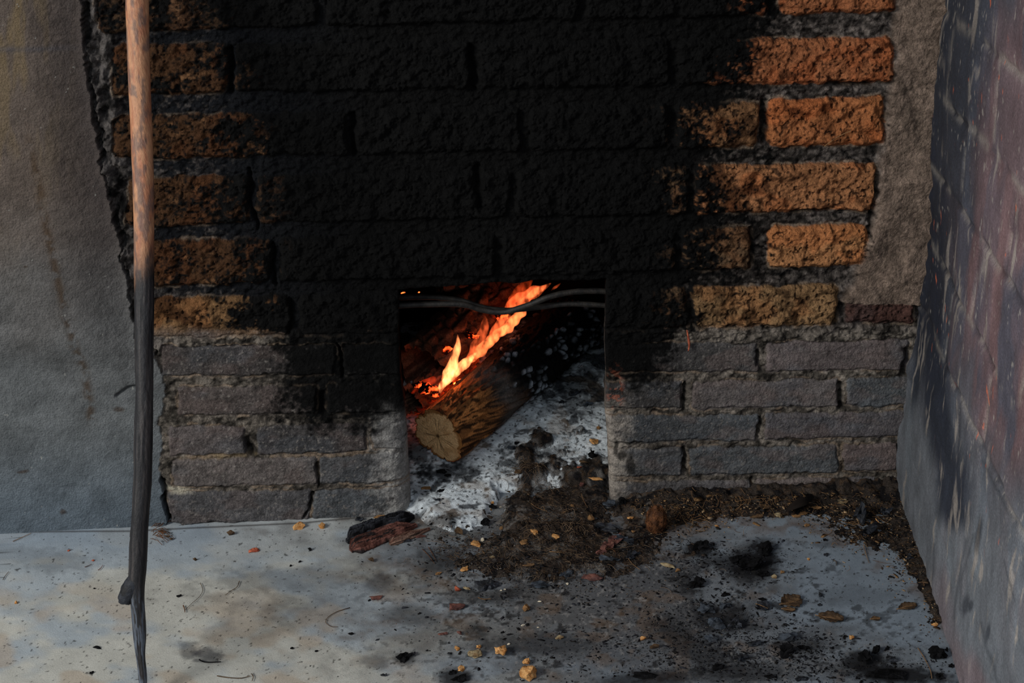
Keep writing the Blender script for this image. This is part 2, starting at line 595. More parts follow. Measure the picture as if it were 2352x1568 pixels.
    # soot
    S = ss(280, 720, X + 120 * (big - .5)) * (1 - ss(1420, 1900, X - 40 * (Y < 200) + 180 * (big - .5)))
    lowdark_l = ss(470, 740, X) * ss(1130, 880, Y) * (X < 1160)
    lowdark_r = (1 - ss(1460, 1660, X)) * ss(1010, 800, Y) * (X > 1160)
    Slow = np.maximum(lowdark_l, lowdark_r) * .85
    S = S * (1 - low) + Slow * low
    S = np.maximum(S, .40 * (1 - low) * (X < 700) * (1 - ss(640, 760, Y) * .5))
    S = S + (1 - inb) * .26 * (1 - low) * (1 - ss(1960, 2040, X)) * ss(250, 300, X)
    S = S + .22 * ss(350, -50, Y) * (1 - ss(1650, 1800, X))
    tex = 1.1 * (med - .5) + 1.0 * (fbm(X / 9, Y / 7, 47, 3) - .5) + .25 * (fbm(X / 4, Y / 4, 48, 2) - .5)
    sm = ss(.34, .74, S + tex * 0.95 * (1 - low * .5))
    sm = np.maximum(sm, ss(.78, .98, S))
    soot = lin((12, 12, 12)) * np.ones_like(c)
    soot = soot * (.45 + 1.1 * sml)[..., None]
    c = mixc(c, soot, sm)
    c = mixc(c, lin((34, 38, 46)) * np.ones_like(c), np.clip((1 - inb) * (1 - low) * ss(900, 450, X) * .25, 0, 1))
    # seam between plaster and bricks, dark grey
    c = mixc(c, lin((76, 72, 70)) * (.05 + 1.7 * ss(.3, .75, .6 * med + .4 * sml))[..., None], seam * (1 - inb) * .85)
    # ash rubbed on the rounded jambs
    wl = blob(X, Y, 930, 1080, 58, 150, .6, 0, 1.3 * (fbm(X / 30, Y / 14, 50, 3) - .5))
    wl = np.maximum(wl, .14 * blob(X, Y, 905, 830, 26, 90, .6, 0, .9 * (med - .5)))
    wr = blob(X, Y, 1398, 1040, 42, 150, .6, 0, 1.4 * (fbm(X / 24, Y / 12, 51, 3) - .5))
    wr = np.maximum(wr, .22 * blob(X, Y, 1392, 860, 13, 130, .6, 0, .6 * (med - .5)))
    wl = wl * ss(900, 1010, Y + 60 * (med - .5)) * ss(.30, .55, .5 * med + .5 * sml + .12)
    wr = wr * ss(860, 990, Y + 60 * (med - .5)) * ss(.30, .55, .5 * med + .5 * sml + .12)
    c = mixc(c, lin((176, 174, 170)) * (.55 + .7 * sml)[..., None], np.clip(wl * .8, 0, 1))
    c = mixc(c, lin((186, 176, 164)) * (.55 + .7 * sml)[..., None], np.clip(wr * .72, 0, 1))
    wr0 = 0
    for (bx, by, rx, ry) in [(1428, 1040, 12, 9), (1448, 1062, 9, 22), (1412, 1022, 5, 18), (1450, 1012, 26, 5)]:
        c = mixc(c, soot, .8 * blob(Xw, Yw, bx, by, rx, ry, .4))
    orr = blob(X, Y, 1412, 895, 20, 55, .5, 0, 1.2 * (sml - .5)) * ss(.5, .6, sml)
    c = mixc(c, lin((190, 104, 74)) * np.ones_like(c), orr * .5)
    # pale lime bloom at the foot of the left pier
    c = mixc(c, lin((190, 184, 165)) * np.ones_like(c), .8 * blob(X, Y, 412, 1121, 30, 8, .5, 5, .8 * (sml - .5)))
    c = mixc(c, lin((150, 130, 100)) * np.ones_like(c), .6 * blob(X, Y, 500, 1044, 75, 6, .5, -3, .8 * (sml - .5)))
    # highlights on the mortar ledges along the blocks, painted into the colour
    lip_light = np.exp(-((D + 2.0) / 2.2) ** 2) * (1 - pm) * (1 - smear) * ss(.5, .62, fbm(X / 40, Y / 30, 52, 2))
    c = mixc(c, lin((142, 124, 106)) * np.ones_like(c), lip_light * (1 - ss(.3, 1.0, S)) * .75)
    c = c * (1 - .75 * np.clip(ck, 0, 1))[..., None]
    # plaster's own tone, with sky blue below and warm bounce above painted in
    # plaster colour
    warm = ss(980, 350, Y + 160 * (big - .5))
    cp = mixc(lin((104, 108, 110)) * np.ones_like(c), lin((96, 86, 79)) * np.ones_like(c), warm)
    cp = mixc(cp, lin((94, 108, 120)) * np.ones_like(c), .7 * ss(950, 1220, Y))
    cp = cp * (.50 + .66 * med + .34 * sml)[..., None]
    cp = mixc(cp, lin((124, 106, 74)) * np.ones_like(c), .55 * ss(.5, .68, fbm(X / 30, Y / 150, 55, 3)) * ss(700, 0, Y) * ss(220, 40, X))
    cp = mixc(cp, lin((54, 50, 52)) * np.ones_like(c), .65 * ss(30, 190, X - .12 * Y + 40 * (big - .5)) * warm)  # darker towards the edge: shade of the plaster's rounding, painted
    dr = seg_dist(X + 8 * a, Y, [(60, 250), (85, 350), (108, 480), (135, 600), (160, 720), (196, 850), (212, 960)])
    cp = mixc(cp, lin((70, 54, 38)) * np.ones_like(c), .75 * np.exp(-(dr / 11) ** 2) * ss(.25, .6, fbm(X / 14, Y / 14, 57, 2)) * ss(200, 420, Y))
    cp = mixc(cp, lin((70, 74, 84)) * np.ones_like(c), .4 * np.exp(-((Y - 106) / 7) ** 2) * ss(210, 100, X))
    spots = ss(.90, .93, fbm(X / 6, Y / 6, 58, 2))
    cp = mixc(cp, lin((170, 170, 164)) * np.ones_like(c), spots * .7)
    for (bx, by, rx, ry) in [(70, 598, 5, 3), (146, 1176, 7, 6), (52, 1080, 14, 4), (275, 935, 12, 6)]:
        cp = mixc(cp, lin((60, 44, 30)) * np.ones_like(c), .7 * blob(Xw, Yw, bx, by, rx, ry, .5))
    c = mixc(c, cp, pm)
    return hh, c, pm, X, Y


def spaced(segs):
    out = []
    for a, b, st in segs:
        n = max(1, int(round((b - a) / st)))
        out += list(np.linspace(a, b, n, endpoint=False))
    out.append(segs[-1][1])
    return np.array(out)


US = spaced([(-1.9, -1.06, .03), (-1.06, UL, .0018), (UL, UR, .0018), (UR, .96, .0018), (.96, 1.2, .02)])
VS = spaced([(-0.01, 0.0, .01), (0.0, VT, .0018), (VT, 1.14, .0018), (1.14, 2.3, .02)])
iUL = int(np.argmin(abs(US - UL)))
iUR = int(np.argmin(abs(US - UR)))
iVT = int(np.argmin(abs(VS - VT)))
GU, GV = np.meshgrid(US, VS)
fade = ss(VT + .06, VT, GV)
gu = GU + fade * ((edge_l(GV) - UL) * np.exp(-((GU - UL) / .05) ** 2) + (edge_r(GV) - UR) * np.exp(-((GU - UR) / .05) ** 2))
gv = GV + (top_z(GU) - VT) * np.exp(-((GV - VT) / .03) ** 2) * ss(UL - .05, UL, GU) * ss(UR + .05, UR, GU)
hw, cw, pmw, PXw, PYw = wall_fields(gu, gv)
# rounding of the opening's arrises
el = edge_l(gv)
er = edge_r(gv)
below = gv < top_z(gu)
dl = np.where(below & (gu <= el), el - gu, 9)
dr_ = np.where(below & (gu >= er), gu - er, 9)
dt = np.where((gu > el) & (gu < er), gv - top_z(gu), 9)
up = (~below)
dcl = np.where(up & (gu <= el), np.hypot(el - gu, gv - top_z(gu)), 9)
dcr = np.where(up & (gu >= er), np.hypot(gu - er, gv - top_z(gu)), 9)


def rnd(d, r):
    d = np.clip(d, 0, r)
    return r - np.sqrt(np.maximum(r * r - (r - d) ** 2, 0))


rl = edge_rad(gv, -1)
rr = edge_rad(gv, 1)
dep = np.maximum.reduce([rnd(dl, rl), rnd(dr_, rr), rnd(dt, 0.01), rnd(dcl, .01), rnd(dcr, .01)])
dep = np.where((gu > el + 1e-4) & (gu < er - 1e-4) & (gv < top_z(gu) - 1e-4), 0, dep)
wd_ = hw - dep
WP = P3(gu, wd_, gv)
nr, nc = gu.shape
hole = np.zeros((nr - 1, nc - 1), bool)
hole[:iVT, iUL:iUR] = True
plast = (pmw[:-1, :-1] + pmw[1:, 1:]) * .5 > .5
F = grid_faces(nr, nc, (~hole) & (~plast))
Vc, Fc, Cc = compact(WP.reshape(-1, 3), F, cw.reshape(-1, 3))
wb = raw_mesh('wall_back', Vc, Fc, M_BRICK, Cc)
tag(wb, 'sooty wall of big orange blocks over thin grey bricks around the fire opening', 'wall', kind='structure')
F = grid_faces(nr, nc, plast)
Vc, Fc, Cc = compact(WP.reshape(-1, 3), F, cw.reshape(-1, 3))
wl_ = raw_mesh('wall_left', Vc, Fc, M_PLASTER, Cc)
tag(wl_, 'grey plastered wall panel with a broken edge left of the bricks', 'wall', kind='structure')

# ---- firebox: jambs, soffit, back, one mesh
DEPTH = 0.80
ws = np.concatenate([np.linspace(0, 1, 130) ** 1.2])
FV, FF, FC = [], [], []


def add_sheet(Pg, Cg, flip=False):
    base = sum(len(q) for q in FV)
    FV.append(Pg.reshape(-1, 3))
    FC.append(Cg.reshape(-1, 3))
    FF.append(grid_faces(Pg.shape[0], Pg.shape[1], flip=flip) + base)


for side, ic in ((-1, iUL), (1, iUR)):
    Bv = WP[:iVT + 1, ic][::2]
    u0 = gu[:iVT + 1, ic][::2]
    w0 = wd_[:iVT + 1, ic][::2]
    v0 = gv[:iVT + 1, ic][::2]
    T, Vg = np.meshgrid(ws, v0)
    wg = w0[:, None] * (1 - T) + (-DEPTH) * T
    k = ss(0, .08, T)
    ug = u0[:, None] + side * (.010 * k + (.16 if side > 0 else .0) * np.maximum(-wg - .03, 0) + k * (0.022 * (fbm(wg * 16, Vg * 16, 70 + side, 4) - .5)))
    md = fbm(wg * 28, Vg * 40, 72, 4)
    cc = lin((20, 18, 18)) * (.3 + 1.4 * md)[..., None]
    pale = ss(-.06, -.0, wg + .03 * (md - .5)) * ss(.5, .30, Vg)
    cc = mixc(cc, lin((120, 112, 104)) * (.5 + md)[..., None], pale * (.8 if side > 0 else .35))
    add_sheet(P3(ug, wg, Vg), cc, flip=side > 0)
Bu = gu[iVT, iUL:iUR + 1][::2]
w0 = wd_[iVT, iUL:iUR + 1][::2]
v0 = gv[iVT, iUL:iUR + 1][::2]
T, Ug = np.meshgrid(ws, Bu)
wg = w0[:, None] * (1 - T) + (-DEPTH) * T
k = ss(0, .08, T)
zg = v0[:, None] + k * (.012 + .02 * (fbm(wg * 16, Ug * 16, 75, 3) - .5))
sp = 1 + .75 * T * (Ug > 0)
add_sheet(P3(Ug * sp, wg, zg), lin((12, 12, 12)) * (.5 + fbm(wg * 30, Ug * 30, 76))[..., None], flip=False)
ub = np.linspace(-.26, .42, 120)
vb = np.linspace(-.01, .60, 120)
Ug, Vg = np.meshgrid(ub, vb)
md = fbm(Ug * 30, Vg * 30, 77)
add_sheet(P3(Ug, -DEPTH + .04 + .03 * (fbm(Ug * 9, Vg * 12, 78, 4) - .5), Vg), lin((16, 15, 15)) * (.4 + 1.2 * md)[..., None])
fb = raw_mesh('wall_firebox', np.concatenate(FV), np.concatenate(FF), M_BRICK, np.concatenate(FC))
tag(fb, 'soot-black inner faces of the square fire opening', 'wall', kind='structure')

# ------------------------------------------------------------------ RIGHT WALL
ts = spaced([(-.12, 0, .004), (0, .95, .0026), (.95, 3.2, .05)])
zs = spaced([(-.01, 1.2, .0026), (1.2, 2.3, .03)])
Tg, Zg = np.meshgrid(ts, zs)
f_a = fbm(Tg * 14, Zg * 14, 80, 3) - .5
warpz = Zg + .016 * f_a + .012 * (fbm(Tg * 5, Zg * 3, 83, 2) - .5)
rowf = (warpz - 0.458) / 0.155
ri = np.floor(rowf)
fr = rowf - ri
dz = np.minimum(fr, 1 - fr) * .155
off = np.where(ri.astype(int) % 2 == 0, .05, .22)
tb = (Tg + off + .01 * f_a) / .34
fc = tb - np.floor(tb)
dtj = np.minimum(fc, 1 - fc) * .34
dj = np.minimum(dz, dtj)
amt = ss(.30, .50, Zg)
joint = np.exp(-(dj / .007) ** 2) * (.0 + .8 * ss(.35, .6, fbm(Tg * 9, Zg * 9, 84, 2)))
hR = -.006 * joint * (.25 + .75 * amt) + .012 * (fbm(Tg * 7, Zg * 5, 85, 4) - .5) + .0025 * (fbm(Tg * 60, Zg * 50, 86, 3) - .5)
lean = .045 * np.clip(Zg / 1.1, 0, 1.5) + .010 * np.sin(Zg * 7 + .8) * ss(.4, 0, Tg)
hR = hR + lean
hR = hR + .014 * (fbm(Tg * 10, Zg * 26, 87, 3) - .5) * ss(.10, 0, Tg)
PR = RA + Tg[..., None] * RD + Zg[..., None] * Z + hR[..., None] * RN
XR, YR = proj(RA + Tg[..., None] * RD + Zg[..., None] * Z)
st = fbm(Tg * 15 + 1.5 * fbm(Tg * 6, Zg * 6, 98, 3), Zg * 5 + Tg * 3, 90, 4)
st2 = fbm(Tg * 46 + 2.5 * fbm(Tg * 8, Zg * 8, 99, 3), Zg * 11, 91, 3)
bg_ = fbm(Tg * 5, Zg * 3, 92, 3)
md = fbm(Tg * 26, Zg * 20, 93, 4)
bid = vn(ri * 3.7 + np.floor(tb) * 5.3, ri * 1.3, 94)
c = lin((84, 76, 80)) * np.ones(Tg.shape + (3,))
c = mixc(c, lin((128, 92, 88)) * np.ones_like(c), ss(.52, .74, bid * .45 + bg_ * .6 + .35 * (Tg - .4)) * .8)
c = mixc(c, lin((72, 80, 94)) * np.ones_like(c), ss(.46, .62, st * .6 + bg_ * .4) * .75)
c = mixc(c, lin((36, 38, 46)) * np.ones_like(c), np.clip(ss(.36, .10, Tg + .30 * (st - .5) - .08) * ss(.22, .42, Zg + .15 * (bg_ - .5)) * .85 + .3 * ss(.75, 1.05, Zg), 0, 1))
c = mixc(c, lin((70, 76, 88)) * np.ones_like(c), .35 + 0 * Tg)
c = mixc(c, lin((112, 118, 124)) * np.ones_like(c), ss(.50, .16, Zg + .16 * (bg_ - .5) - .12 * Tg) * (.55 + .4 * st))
c = mixc(c, lin((124, 100, 102)) * np.ones_like(c), .5 * ss(.45, .62, fbm(Tg * 4, Zg * 4, 96, 3)) * ss(.30, .6, Tg))
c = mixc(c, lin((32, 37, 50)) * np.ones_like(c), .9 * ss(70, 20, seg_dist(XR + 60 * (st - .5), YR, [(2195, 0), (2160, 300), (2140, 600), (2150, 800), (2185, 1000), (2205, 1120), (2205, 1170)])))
c = mixc(c, lin((150, 142, 134)) * np.ones_like(c), .7 * ss(.60, .72, st2) * ss(.42, .6, st))
c = mixc(c, lin((170, 164, 156)) * np.ones_like(c), .6 * ss(.74, .84, fbm(Tg * 120, Zg * 60, 88, 3)) * ss(.3, .5, Zg))
c = mixc(c, lin((140, 134, 126)) * np.ones_like(c), np.exp(-(dj / .009) ** 2) * amt * .45 * ss(.42, .6, md))
c = mixc(c, lin((44, 42, 46)) * np.ones_like(c), joint * amt * .6 * ss(.56, .4, md))
c = mixc(c, lin((206, 108, 76)) * np.ones_like(c), .8 * ss(.86, .92, fbm(Tg * 90 + 8 * st, Zg * 30 + Tg * 20, 97, 2)) * ss(.25, .5, Zg))
for (bx, by, rx, ry) in [(2222, 1390, 9, 24), (2236, 1392, 6, 14), (2280, 1455, 5, 22), (2262, 1230, 8, 40)]:
    c = mixc(c, lin((40, 44, 52)) * np.ones_like(c), .7 * blob(XR, YR, bx, by, rx, ry, .5, 12))
for pts in [[(2250, 1230), (2215, 1330), (2210, 1400)], [(2280, 1060), (2350, 1190)], [(2330, 1290), (2352, 1380)], [(2150, 1250), (2142, 1330)],
            [(2262, 1430), (2300, 1568)], [(2230, 1240), (2190, 1420)]]:
    c = mixc(c, lin((56, 60, 66)) * np.ones_like(c), .5 * np.exp(-(seg_dist(XR + 10 * (md - .5), YR, pts) / 4) ** 2))
c = c * ((.62 + .64 * md + .08 * (st2 - .5)) * (1 + .55 * ss(.1, .6, Tg)))[..., None]  # brighter towards the room, light falling there painted into the wall
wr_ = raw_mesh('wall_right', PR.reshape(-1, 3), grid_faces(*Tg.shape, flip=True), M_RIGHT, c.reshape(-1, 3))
tag(wr_, 'streaked purple and grey side wall right of the hearth', 'wall', kind='structure')

# ------------------------------------------------------------------ ground heights


def ash_h(u, w):
    X, Y = proj(P3(u, w, 0 * u))
    n = fbm(u * 18, w * 18, 100, 4) - .5
    inside = 0.012 + 0.145 * np.clip(-w, 0, .8)
    h = inside + .014 * n
    # the pale tongue that spills out over the sill, on the left half
    edge = blob(X, Y, 1035, 1105, 118, 108, .16, 0, .35 * (fbm(X / 30, Y / 22, 101, 3) - .5))
    edge2 = blob(X, Y, 1290, 1010, 150, 110, .2, 0, .3 * n)
    m = np.maximum(np.maximum(edge, edge2), ss(-.04, -.10, w))
    m = np.maximum(m, ss(.10, .03, w) * blob(X, Y, 1090, 1280, 46, 50, .3, -30, .9 * (fbm(X / 16, Y / 14, 102, 3) - .5)) * 0)
    return h * m - .006 * (1 - m), m


def dirt_h(u, w):
    X, Y = proj(P3(u, w, 0 * u))
    nz = 1.2 * (fbm(X / 45, Y / 30, 105, 4) - .5) + .35 * (fbm(X / 9, Y / 6, 106, 3) - .5)
    Xq = X + 90 * (fbm(X / 60, Y / 40, 108, 3) - .5)
    Yq = Y + 60 * (fbm(X / 60, Y / 40, 109, 3) - .5)
    a = blob(Xq, Yq, 1285, 1160, 150, 78, .4, -24, nz)
    b = blob(Xq, Yq, 1290, 1262, 250, 62, .4, -3, nz)
    b2 = blob(Xq, Yq, 1215, 1085, 36, 50, .5, 20, nz)
    yl = pline(X, [(1380, 1200), (1500, 1250), (1580, 1222), (1700, 1196), (1900, 1208), (1945, 1262), (2050, 1290), (2110, 1350), (2160, 1440), (2240, 1500)])
    band = ss(0, 26, yl - Y + 40 * nz) * ss(1390, 1480, X)
    xr = np.maximum((P3(u, w, 0 * u) - RA) @ RN, 0)
    skirt = ss(.045, .0, xr + .02 * nz) * (w < .50)
    lump = fbm(u * 45, w * 45, 107, 4)
    h = .013 * (np.maximum(a, b2) + .6 * b) + band * (.003 + .030 * ss(.12, 0, w)) + .007 * skirt
    m = np.maximum.reduce([a, b, b2, band, skirt])
    h = h * (.55 + .9 * lump)
    return h - .005 * (1 - m), m


def ground(u, w):
    u = np.asarray(u, float)
    w = np.asarray(w, float)
    a, _ = ash_h(u, w)
    d, m = dirt_h(u, w)
    base = np.maximum(a, 0)
    return np.maximum(base, np.where(m > .25, base + d, -1))


# floor
ufl = spaced([(-1.9, -1.04, .04), (-1.04, .98, .0024), (.98, 1.3, .04)])
wfl = spaced([(-.85, -.1, .03), (-.1, .72, .0024), (.72, 1.5, .012), (1.5, 4.5, .1)])
Ug, Wg = np.meshgrid(ufl, wfl)
XF, YF = proj(P3(Ug, Wg, 0 * Ug))
XF = np.where(Wg > 1.45, 0, XF)
YF = np.where(Wg > 1.45, 1500, YF)
n1 = fbm(XF / 160, YF / 60, 110, 4)
n2 = fbm(XF / 45, YF / 22, 111, 4)
n3 = fbm(XF / 12, YF / 7, 112, 4)
n4 = fbm(XF / 5, YF / 3.5, 113, 2)
cf = lin((188, 188, 180)) * np.ones(Ug.shape + (3,))
cf = mixc(cf, lin((150, 164, 176)) * np.ones_like(cf), ss(.42, .62, n1) * .7)
cf = mixc(cf, lin((176, 160, 140)) * np.ones_like(cf), .6 * ss(.5, .68, fbm(XF / 110, YF / 50, 114, 3)) * ss(1280, 1420, YF) * (1 - ss(900, 1100, XF)))
# blue-grey cast towards the wall foot and on the right half
cf = mixc(cf, lin((136, 150, 164)) * np.ones_like(cf), .75 * ss(1330, 1230, YF + 60 * (n1 - .5)) * ss(1500, 0, XF))
cf = mixc(cf, lin((128, 140, 152)) * np.ones_like(cf), ss(700, 1500, XF + 200 * (n1 - .5)) * .9)
# soot-darkened middle of the hearth apron
sf = blob(XF, YF, 1330, 1330, 460, 150, .5, 8, .9 * (n1 - .5) + .9 * (n2 - .5))
sf = np.maximum(sf, blob(XF, YF, 1450, 1480, 640, 110, .6, 6, .9 * (n1 - .5) + .9 * (n2 - .5)) * .85)
sf = np.maximum(sf, .8 * blob(XF, YF, 1640, 1440, 260, 110, .7, 12, 1.4 * (n1 - .5) + 1.2 * (n2 - .5)))
cf = mixc(cf, lin((76, 73, 72)) * np.ones_like(cf), sf * .8)
spk = ss(.52, .68, n3 * .55 + n2 * .45) * blob(XF, YF, 1480, 1420, 640, 220, .5)
cf = mixc(cf, lin((28, 27, 28)) * np.ones_like(cf), spk * .85)
cf = mixc(cf, lin((112, 92, 74)) * np.ones_like(cf), .5 * ss(.55, .7, fbm(XF / 60, YF / 30, 116, 4)) * sf)
pale = ss(.64, .78, fbm(XF / 9, YF / 6, 117, 3)) * sf
cf = mixc(cf, lin((150, 148, 146)) * np.ones_like(cf), pale * .6)
for (bx, by, rx, ry, an, am) in [(435, 1490, 26, 22, 0, .62), (475, 1502, 32, 18, 10, .7), (500, 1450, 50, 24, -40, .25), (560, 1395, 30, 16, 0, .25),
                                 (640, 1330, 190, 26, -4, .35), (110, 1285, 130, 26, 6, .30), (868, 1340, 34, 20, 0, .5), (940, 1415, 60, 18, 5, .35),
                                 (860, 1520, 26, 14, 10, .45), (1095, 1450, 26, 18, 0, .6), (1040, 1558, 36, 24, 0, .9), (930, 1515, 26, 14, 0, .7),
                                 (1735, 1290, 58, 44, -35, .98), (1690, 1300, 90, 30, 0, .75), (1608, 1262, 34, 20, 0, .85), (1600, 1345, 60, 24, 25, .8),
                                 (1660, 1420, 80, 42, 20, .85), (1590, 1480, 110, 34, 30, .7), (1830, 1475, 70, 24, 5, .7), (1985, 1515, 42, 20, 0, .9),
                                 (2060, 1550, 120, 22, 4, .95), (1500, 1558, 120, 18, -3, .8), (1700, 1545, 100, 22, 0, .6), (1900, 1250, 30, 8, 0, .4),
                                 (1960, 1370, 110, 20, 0, .25), (1240, 1480, 130, 24, 0, .6), (1120, 1360, 100, 26, 0, .6), (1010, 1290, 60, 26, 0, .6)]:
    q = blob(XF, YF, bx, by, rx, ry, .45, an, .9 * (n3 - .5) + .7 * (n2 - .5))
    cf = mixc(cf, lin((44, 46, 54)) * np.ones_like(cf) if XF is None or bx < 900 else lin((22, 22, 25)) * np.ones_like(cf), q * am)
for (bx, by, rx, ry, am) in [(1100, 1290, 34, 30, .75), (1095, 1340, 60, 14, .4), (1640, 1350, 40, 40, .5), (1740, 1215, 60, 20, .4), (1760, 1460, 120, 14, .35)]:
    q = blob(XF, YF, bx, by, rx, ry, .5, 0, 1.3 * (n3 - .5))
    cf = mixc(cf, lin((150, 158, 166)) * np.ones_like(cf), q * am)
# brown fringe beside the soil along the walls
fr_ = np.exp(-((YF - pline(XF, [(1450, 1215), (1700, 1200), (1900, 1215), (1980, 1280), (2110, 1350), (2190, 1470)])) / 26) ** 2) * ss(1420, 1500, XF)
cf = mixc(cf, lin((96, 74, 54)) * np.ones_like(cf), .6 * fr_ * ss(.35, .6, n2))
blk = ss(.80, .84, fbm(XF / 7, YF / 4.6, 118, 2))
cf = mixc(cf, lin((40, 38, 36)) * np.ones_like(cf), blk * .8)
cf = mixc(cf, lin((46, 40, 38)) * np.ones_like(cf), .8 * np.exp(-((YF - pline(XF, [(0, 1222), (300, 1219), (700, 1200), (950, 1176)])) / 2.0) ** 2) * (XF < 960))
cf = cf * (.84 + .32 * n2)[..., None] * (.93 + .14 * n4)[..., None]
zf = .0016 * (n1 - .5) + .0012 * (n3 - .5) * (.3 + sf)
fl_ = raw_mesh('floor', P3(Ug, Wg, zf).reshape(-1, 3), grid_faces(*Ug.shape, flip=True), M_FLOOR, cf.reshape(-1, 3))
tag(fl_, 'stained pale grey cement hearth floor', 'floor', kind='structure')

# ash
ua = np.arange(-.262, .375, .0022)
wa = np.arange(-.80, .13, .0022)
Ug, Wg = np.meshgrid(ua, wa)
ha, ma = ash_h(Ug, Wg)
XA, YA = proj(P3(Ug, Wg, ha))
n2 = fbm(Ug * 40, Wg * 40, 120, 4)
n3 = fbm(Ug * 120, Wg * 120, 121, 3)
lumps = fbm(Ug * 70, Wg * 70, 122, 3) - .5
rough = .35 + .65 * ss(-.15, -.4, Wg)
ha = ha + rough * .008 * lumps + .0022 * (n3 - .5)
ca = lin((222, 231, 236)) * np.ones(Ug.shape + (3,)) * (.80 + .34 * n2)[..., None]
dk = ss(.59, .72, fbm(Ug * 34, Wg * 34, 123, 4) + .25 * ss(-.2, -.55, Wg) - .04)
ca = mixc(ca, lin((40, 42, 48)) * np.ones_like(ca), dk * .85)
sp_ = ss(.66, .74, fbm(Ug * 150, Wg * 150, 124, 2))
ca = mixc(ca, lin((34, 34, 36)) * np.ones_like(ca), sp_ * .8)
ca = mixc(ca, lin((150, 128, 104)) * np.ones_like(ca), .4 * ss(.55, .7, fbm(Ug * 20, Wg * 20, 125, 3)))
for (bx, by, rx, ry, am) in [(1320, 900, 70, 50, .7), (1020, 1085, 80, 22, .85), (960, 1130, 30, 40, .4), (1180, 1060, 40, 24, .8), (1250, 1040, 50, 22, .7),
                             (1000, 1195, 60, 16, .7), (960, 1040, 40, 50, .8)]:
    q = blob(XA, YA, bx, by, rx, ry, .6, 0, 1.8 * (n2 - .5) + 1.4 * (n3 - .5))
    ca = mixc(ca, lin((30, 30, 33)) * np.ones_like(ca), np.clip(q, 0, 1) * am)
keep = (ma[:-1, :-1] > .2) & (ma[1:, 1:] > .2)
Fk = grid_faces(*Ug.shape, keep, flip=True)
Vc, Fc, Cc = compact(P3(Ug, Wg, ha).reshape(-1, 3), Fk, ca.reshape(-1, 3))
ah = raw_mesh('ash_heap', Vc, Fc, M_ASH, Cc)
tag(ah, 'bed of pale grey wood ash in the fire opening, spilling over its sill', 'ash', kind='stuff')

# brown soil and fibre litter
ud = np.arange(-.26, .93, .0024)
wdd = np.arange(-.30, .56, .0024)
Ug, Wg = np.meshgrid(ud, wdd)
hd, md_ = dirt_h(Ug, Wg)
aa, _m = ash_h(Ug, Wg)
base = np.maximum(aa, 0) - .002
n3 = fbm(Ug * 110, Wg * 110, 131, 3)
hd = base + hd + .007 * (fbm(Ug * 90, Wg * 90, 130, 3) - .5) * md_ - .004 * (1 - ss(.25, .5, md_))
n2 = fbm(Ug * 36, Wg * 36, 132, 4)
XD, YD = proj(P3(Ug, Wg, hd))
cdirt = lin((62, 55, 50)) * np.ones(Ug.shape + (3,)) * (.35 + 1.3 * n2)[..., None]
cdirt = mixc(cdirt, lin((120, 116, 112)) * np.ones_like(cdirt), ss(.50, .66, fbm(Ug * 22, Wg * 22, 133, 4)) * .75 * (1 - ss(1450, 1600, XD)))
cdirt = mixc(cdirt, lin((22, 22, 25)) * np.ones_like(cdirt), ss(.50, .6, fbm(Ug * 55, Wg * 55, 134, 3)) * .85)
cdirt = mixc(cdirt, lin((96, 76, 58)) * np.ones_like(cdirt), ss(.6, .72, n3) * .5)
right_w = ((P3(Ug, Wg, 0 * Ug) - RA) @ RN) < -.01
cdirt = mixc(cdirt, lin((178, 182, 184)) * (.5 + .8 * n2)[..., None], ss(.75, .30, md_ + .5 * (n3 - .5)) * (Wg < .03) * ss(1420, 1390, XD) * .85)
keep = (md_[:-1, :-1] > .28) & (md_[1:, 1:] > .28) & ~right_w[:-1, :-1]
Fk = grid_faces(*Ug.shape, keep, flip=True)
Vc, Fc, Cc = compact(P3(Ug, Wg, hd).reshape(-1, 3), Fk, cdirt.reshape(-1, 3))
dt_ = raw_mesh('soil_litter', Vc, Fc, M_DIRT, Cc)
tag(dt_, 'dark brown soil and fibrous litter heaped before the opening and along the wall foot', 'litter', kind='stuff')


def gz(px, py):
    """ground point seen at px, py"""
    z = 0.0
    for _ in range(6):
        u, w = fuw(px, py, z)
        z = float(ground(u, w))
    return float(u), float(w), z


# ------------------------------------------------------------------ small shapes


def hull(seed, sx, sy, sz, n=16, rough=.0, sub=0):
    r = random.Random(seed)
    bm = bmesh.new()
    for i in range(n):
        v = Vector((r.gauss(0, 1), r.gauss(0, 1), r.gauss(0, 1))).normalized()
        k = r.uniform(.75, 1.05)
        # push towards a box so that the piece looks split, not round
        m = max(abs(v.x), abs(v.y), abs(v.z))
        v = v.lerp(v / m * .85, .6) * k
        bm.verts.new((v.x * sx / 2, v.y * sy / 2, v.z * sz / 2))
    res = bmesh.ops.convex_hull(bm, input=bm.verts)
    bmesh.ops.delete(bm, geom=[g for g in res['geom_interior'] if isinstance(g, bmesh.types.BMVert)], context='VERTS')
    if sub:
        bmesh.ops.subdivide_edges(bm, edges=bm.edges, cuts=sub, use_grid_fill=True)
        s = (sx * sy * sz) ** (1 / 3)
        for v in bm.verts:
            q = v.co * (3.2 / s) + Vector((seed * 3.3, 0, 0))
            v.co += v.co.normalized() * s * rough * mnoise.noise(q) + mnoise.noise_vector(q * 2.3) * s * rough * .3
    return bm


def bm_obj(name, bm, mat, parent=None, smooth=False):
    me = bpy.data.meshes.new(name)
    bm.normal_update()
    bm.to_mesh(me)
    bm.free()
    for p in me.polygons:
        p.use_smooth = smooth
    me.materials.append(mat)
    o = bpy.data.objects.new(name, me)
    COL.objects.link(o)
    if parent:
        o.parent = parent
    return o


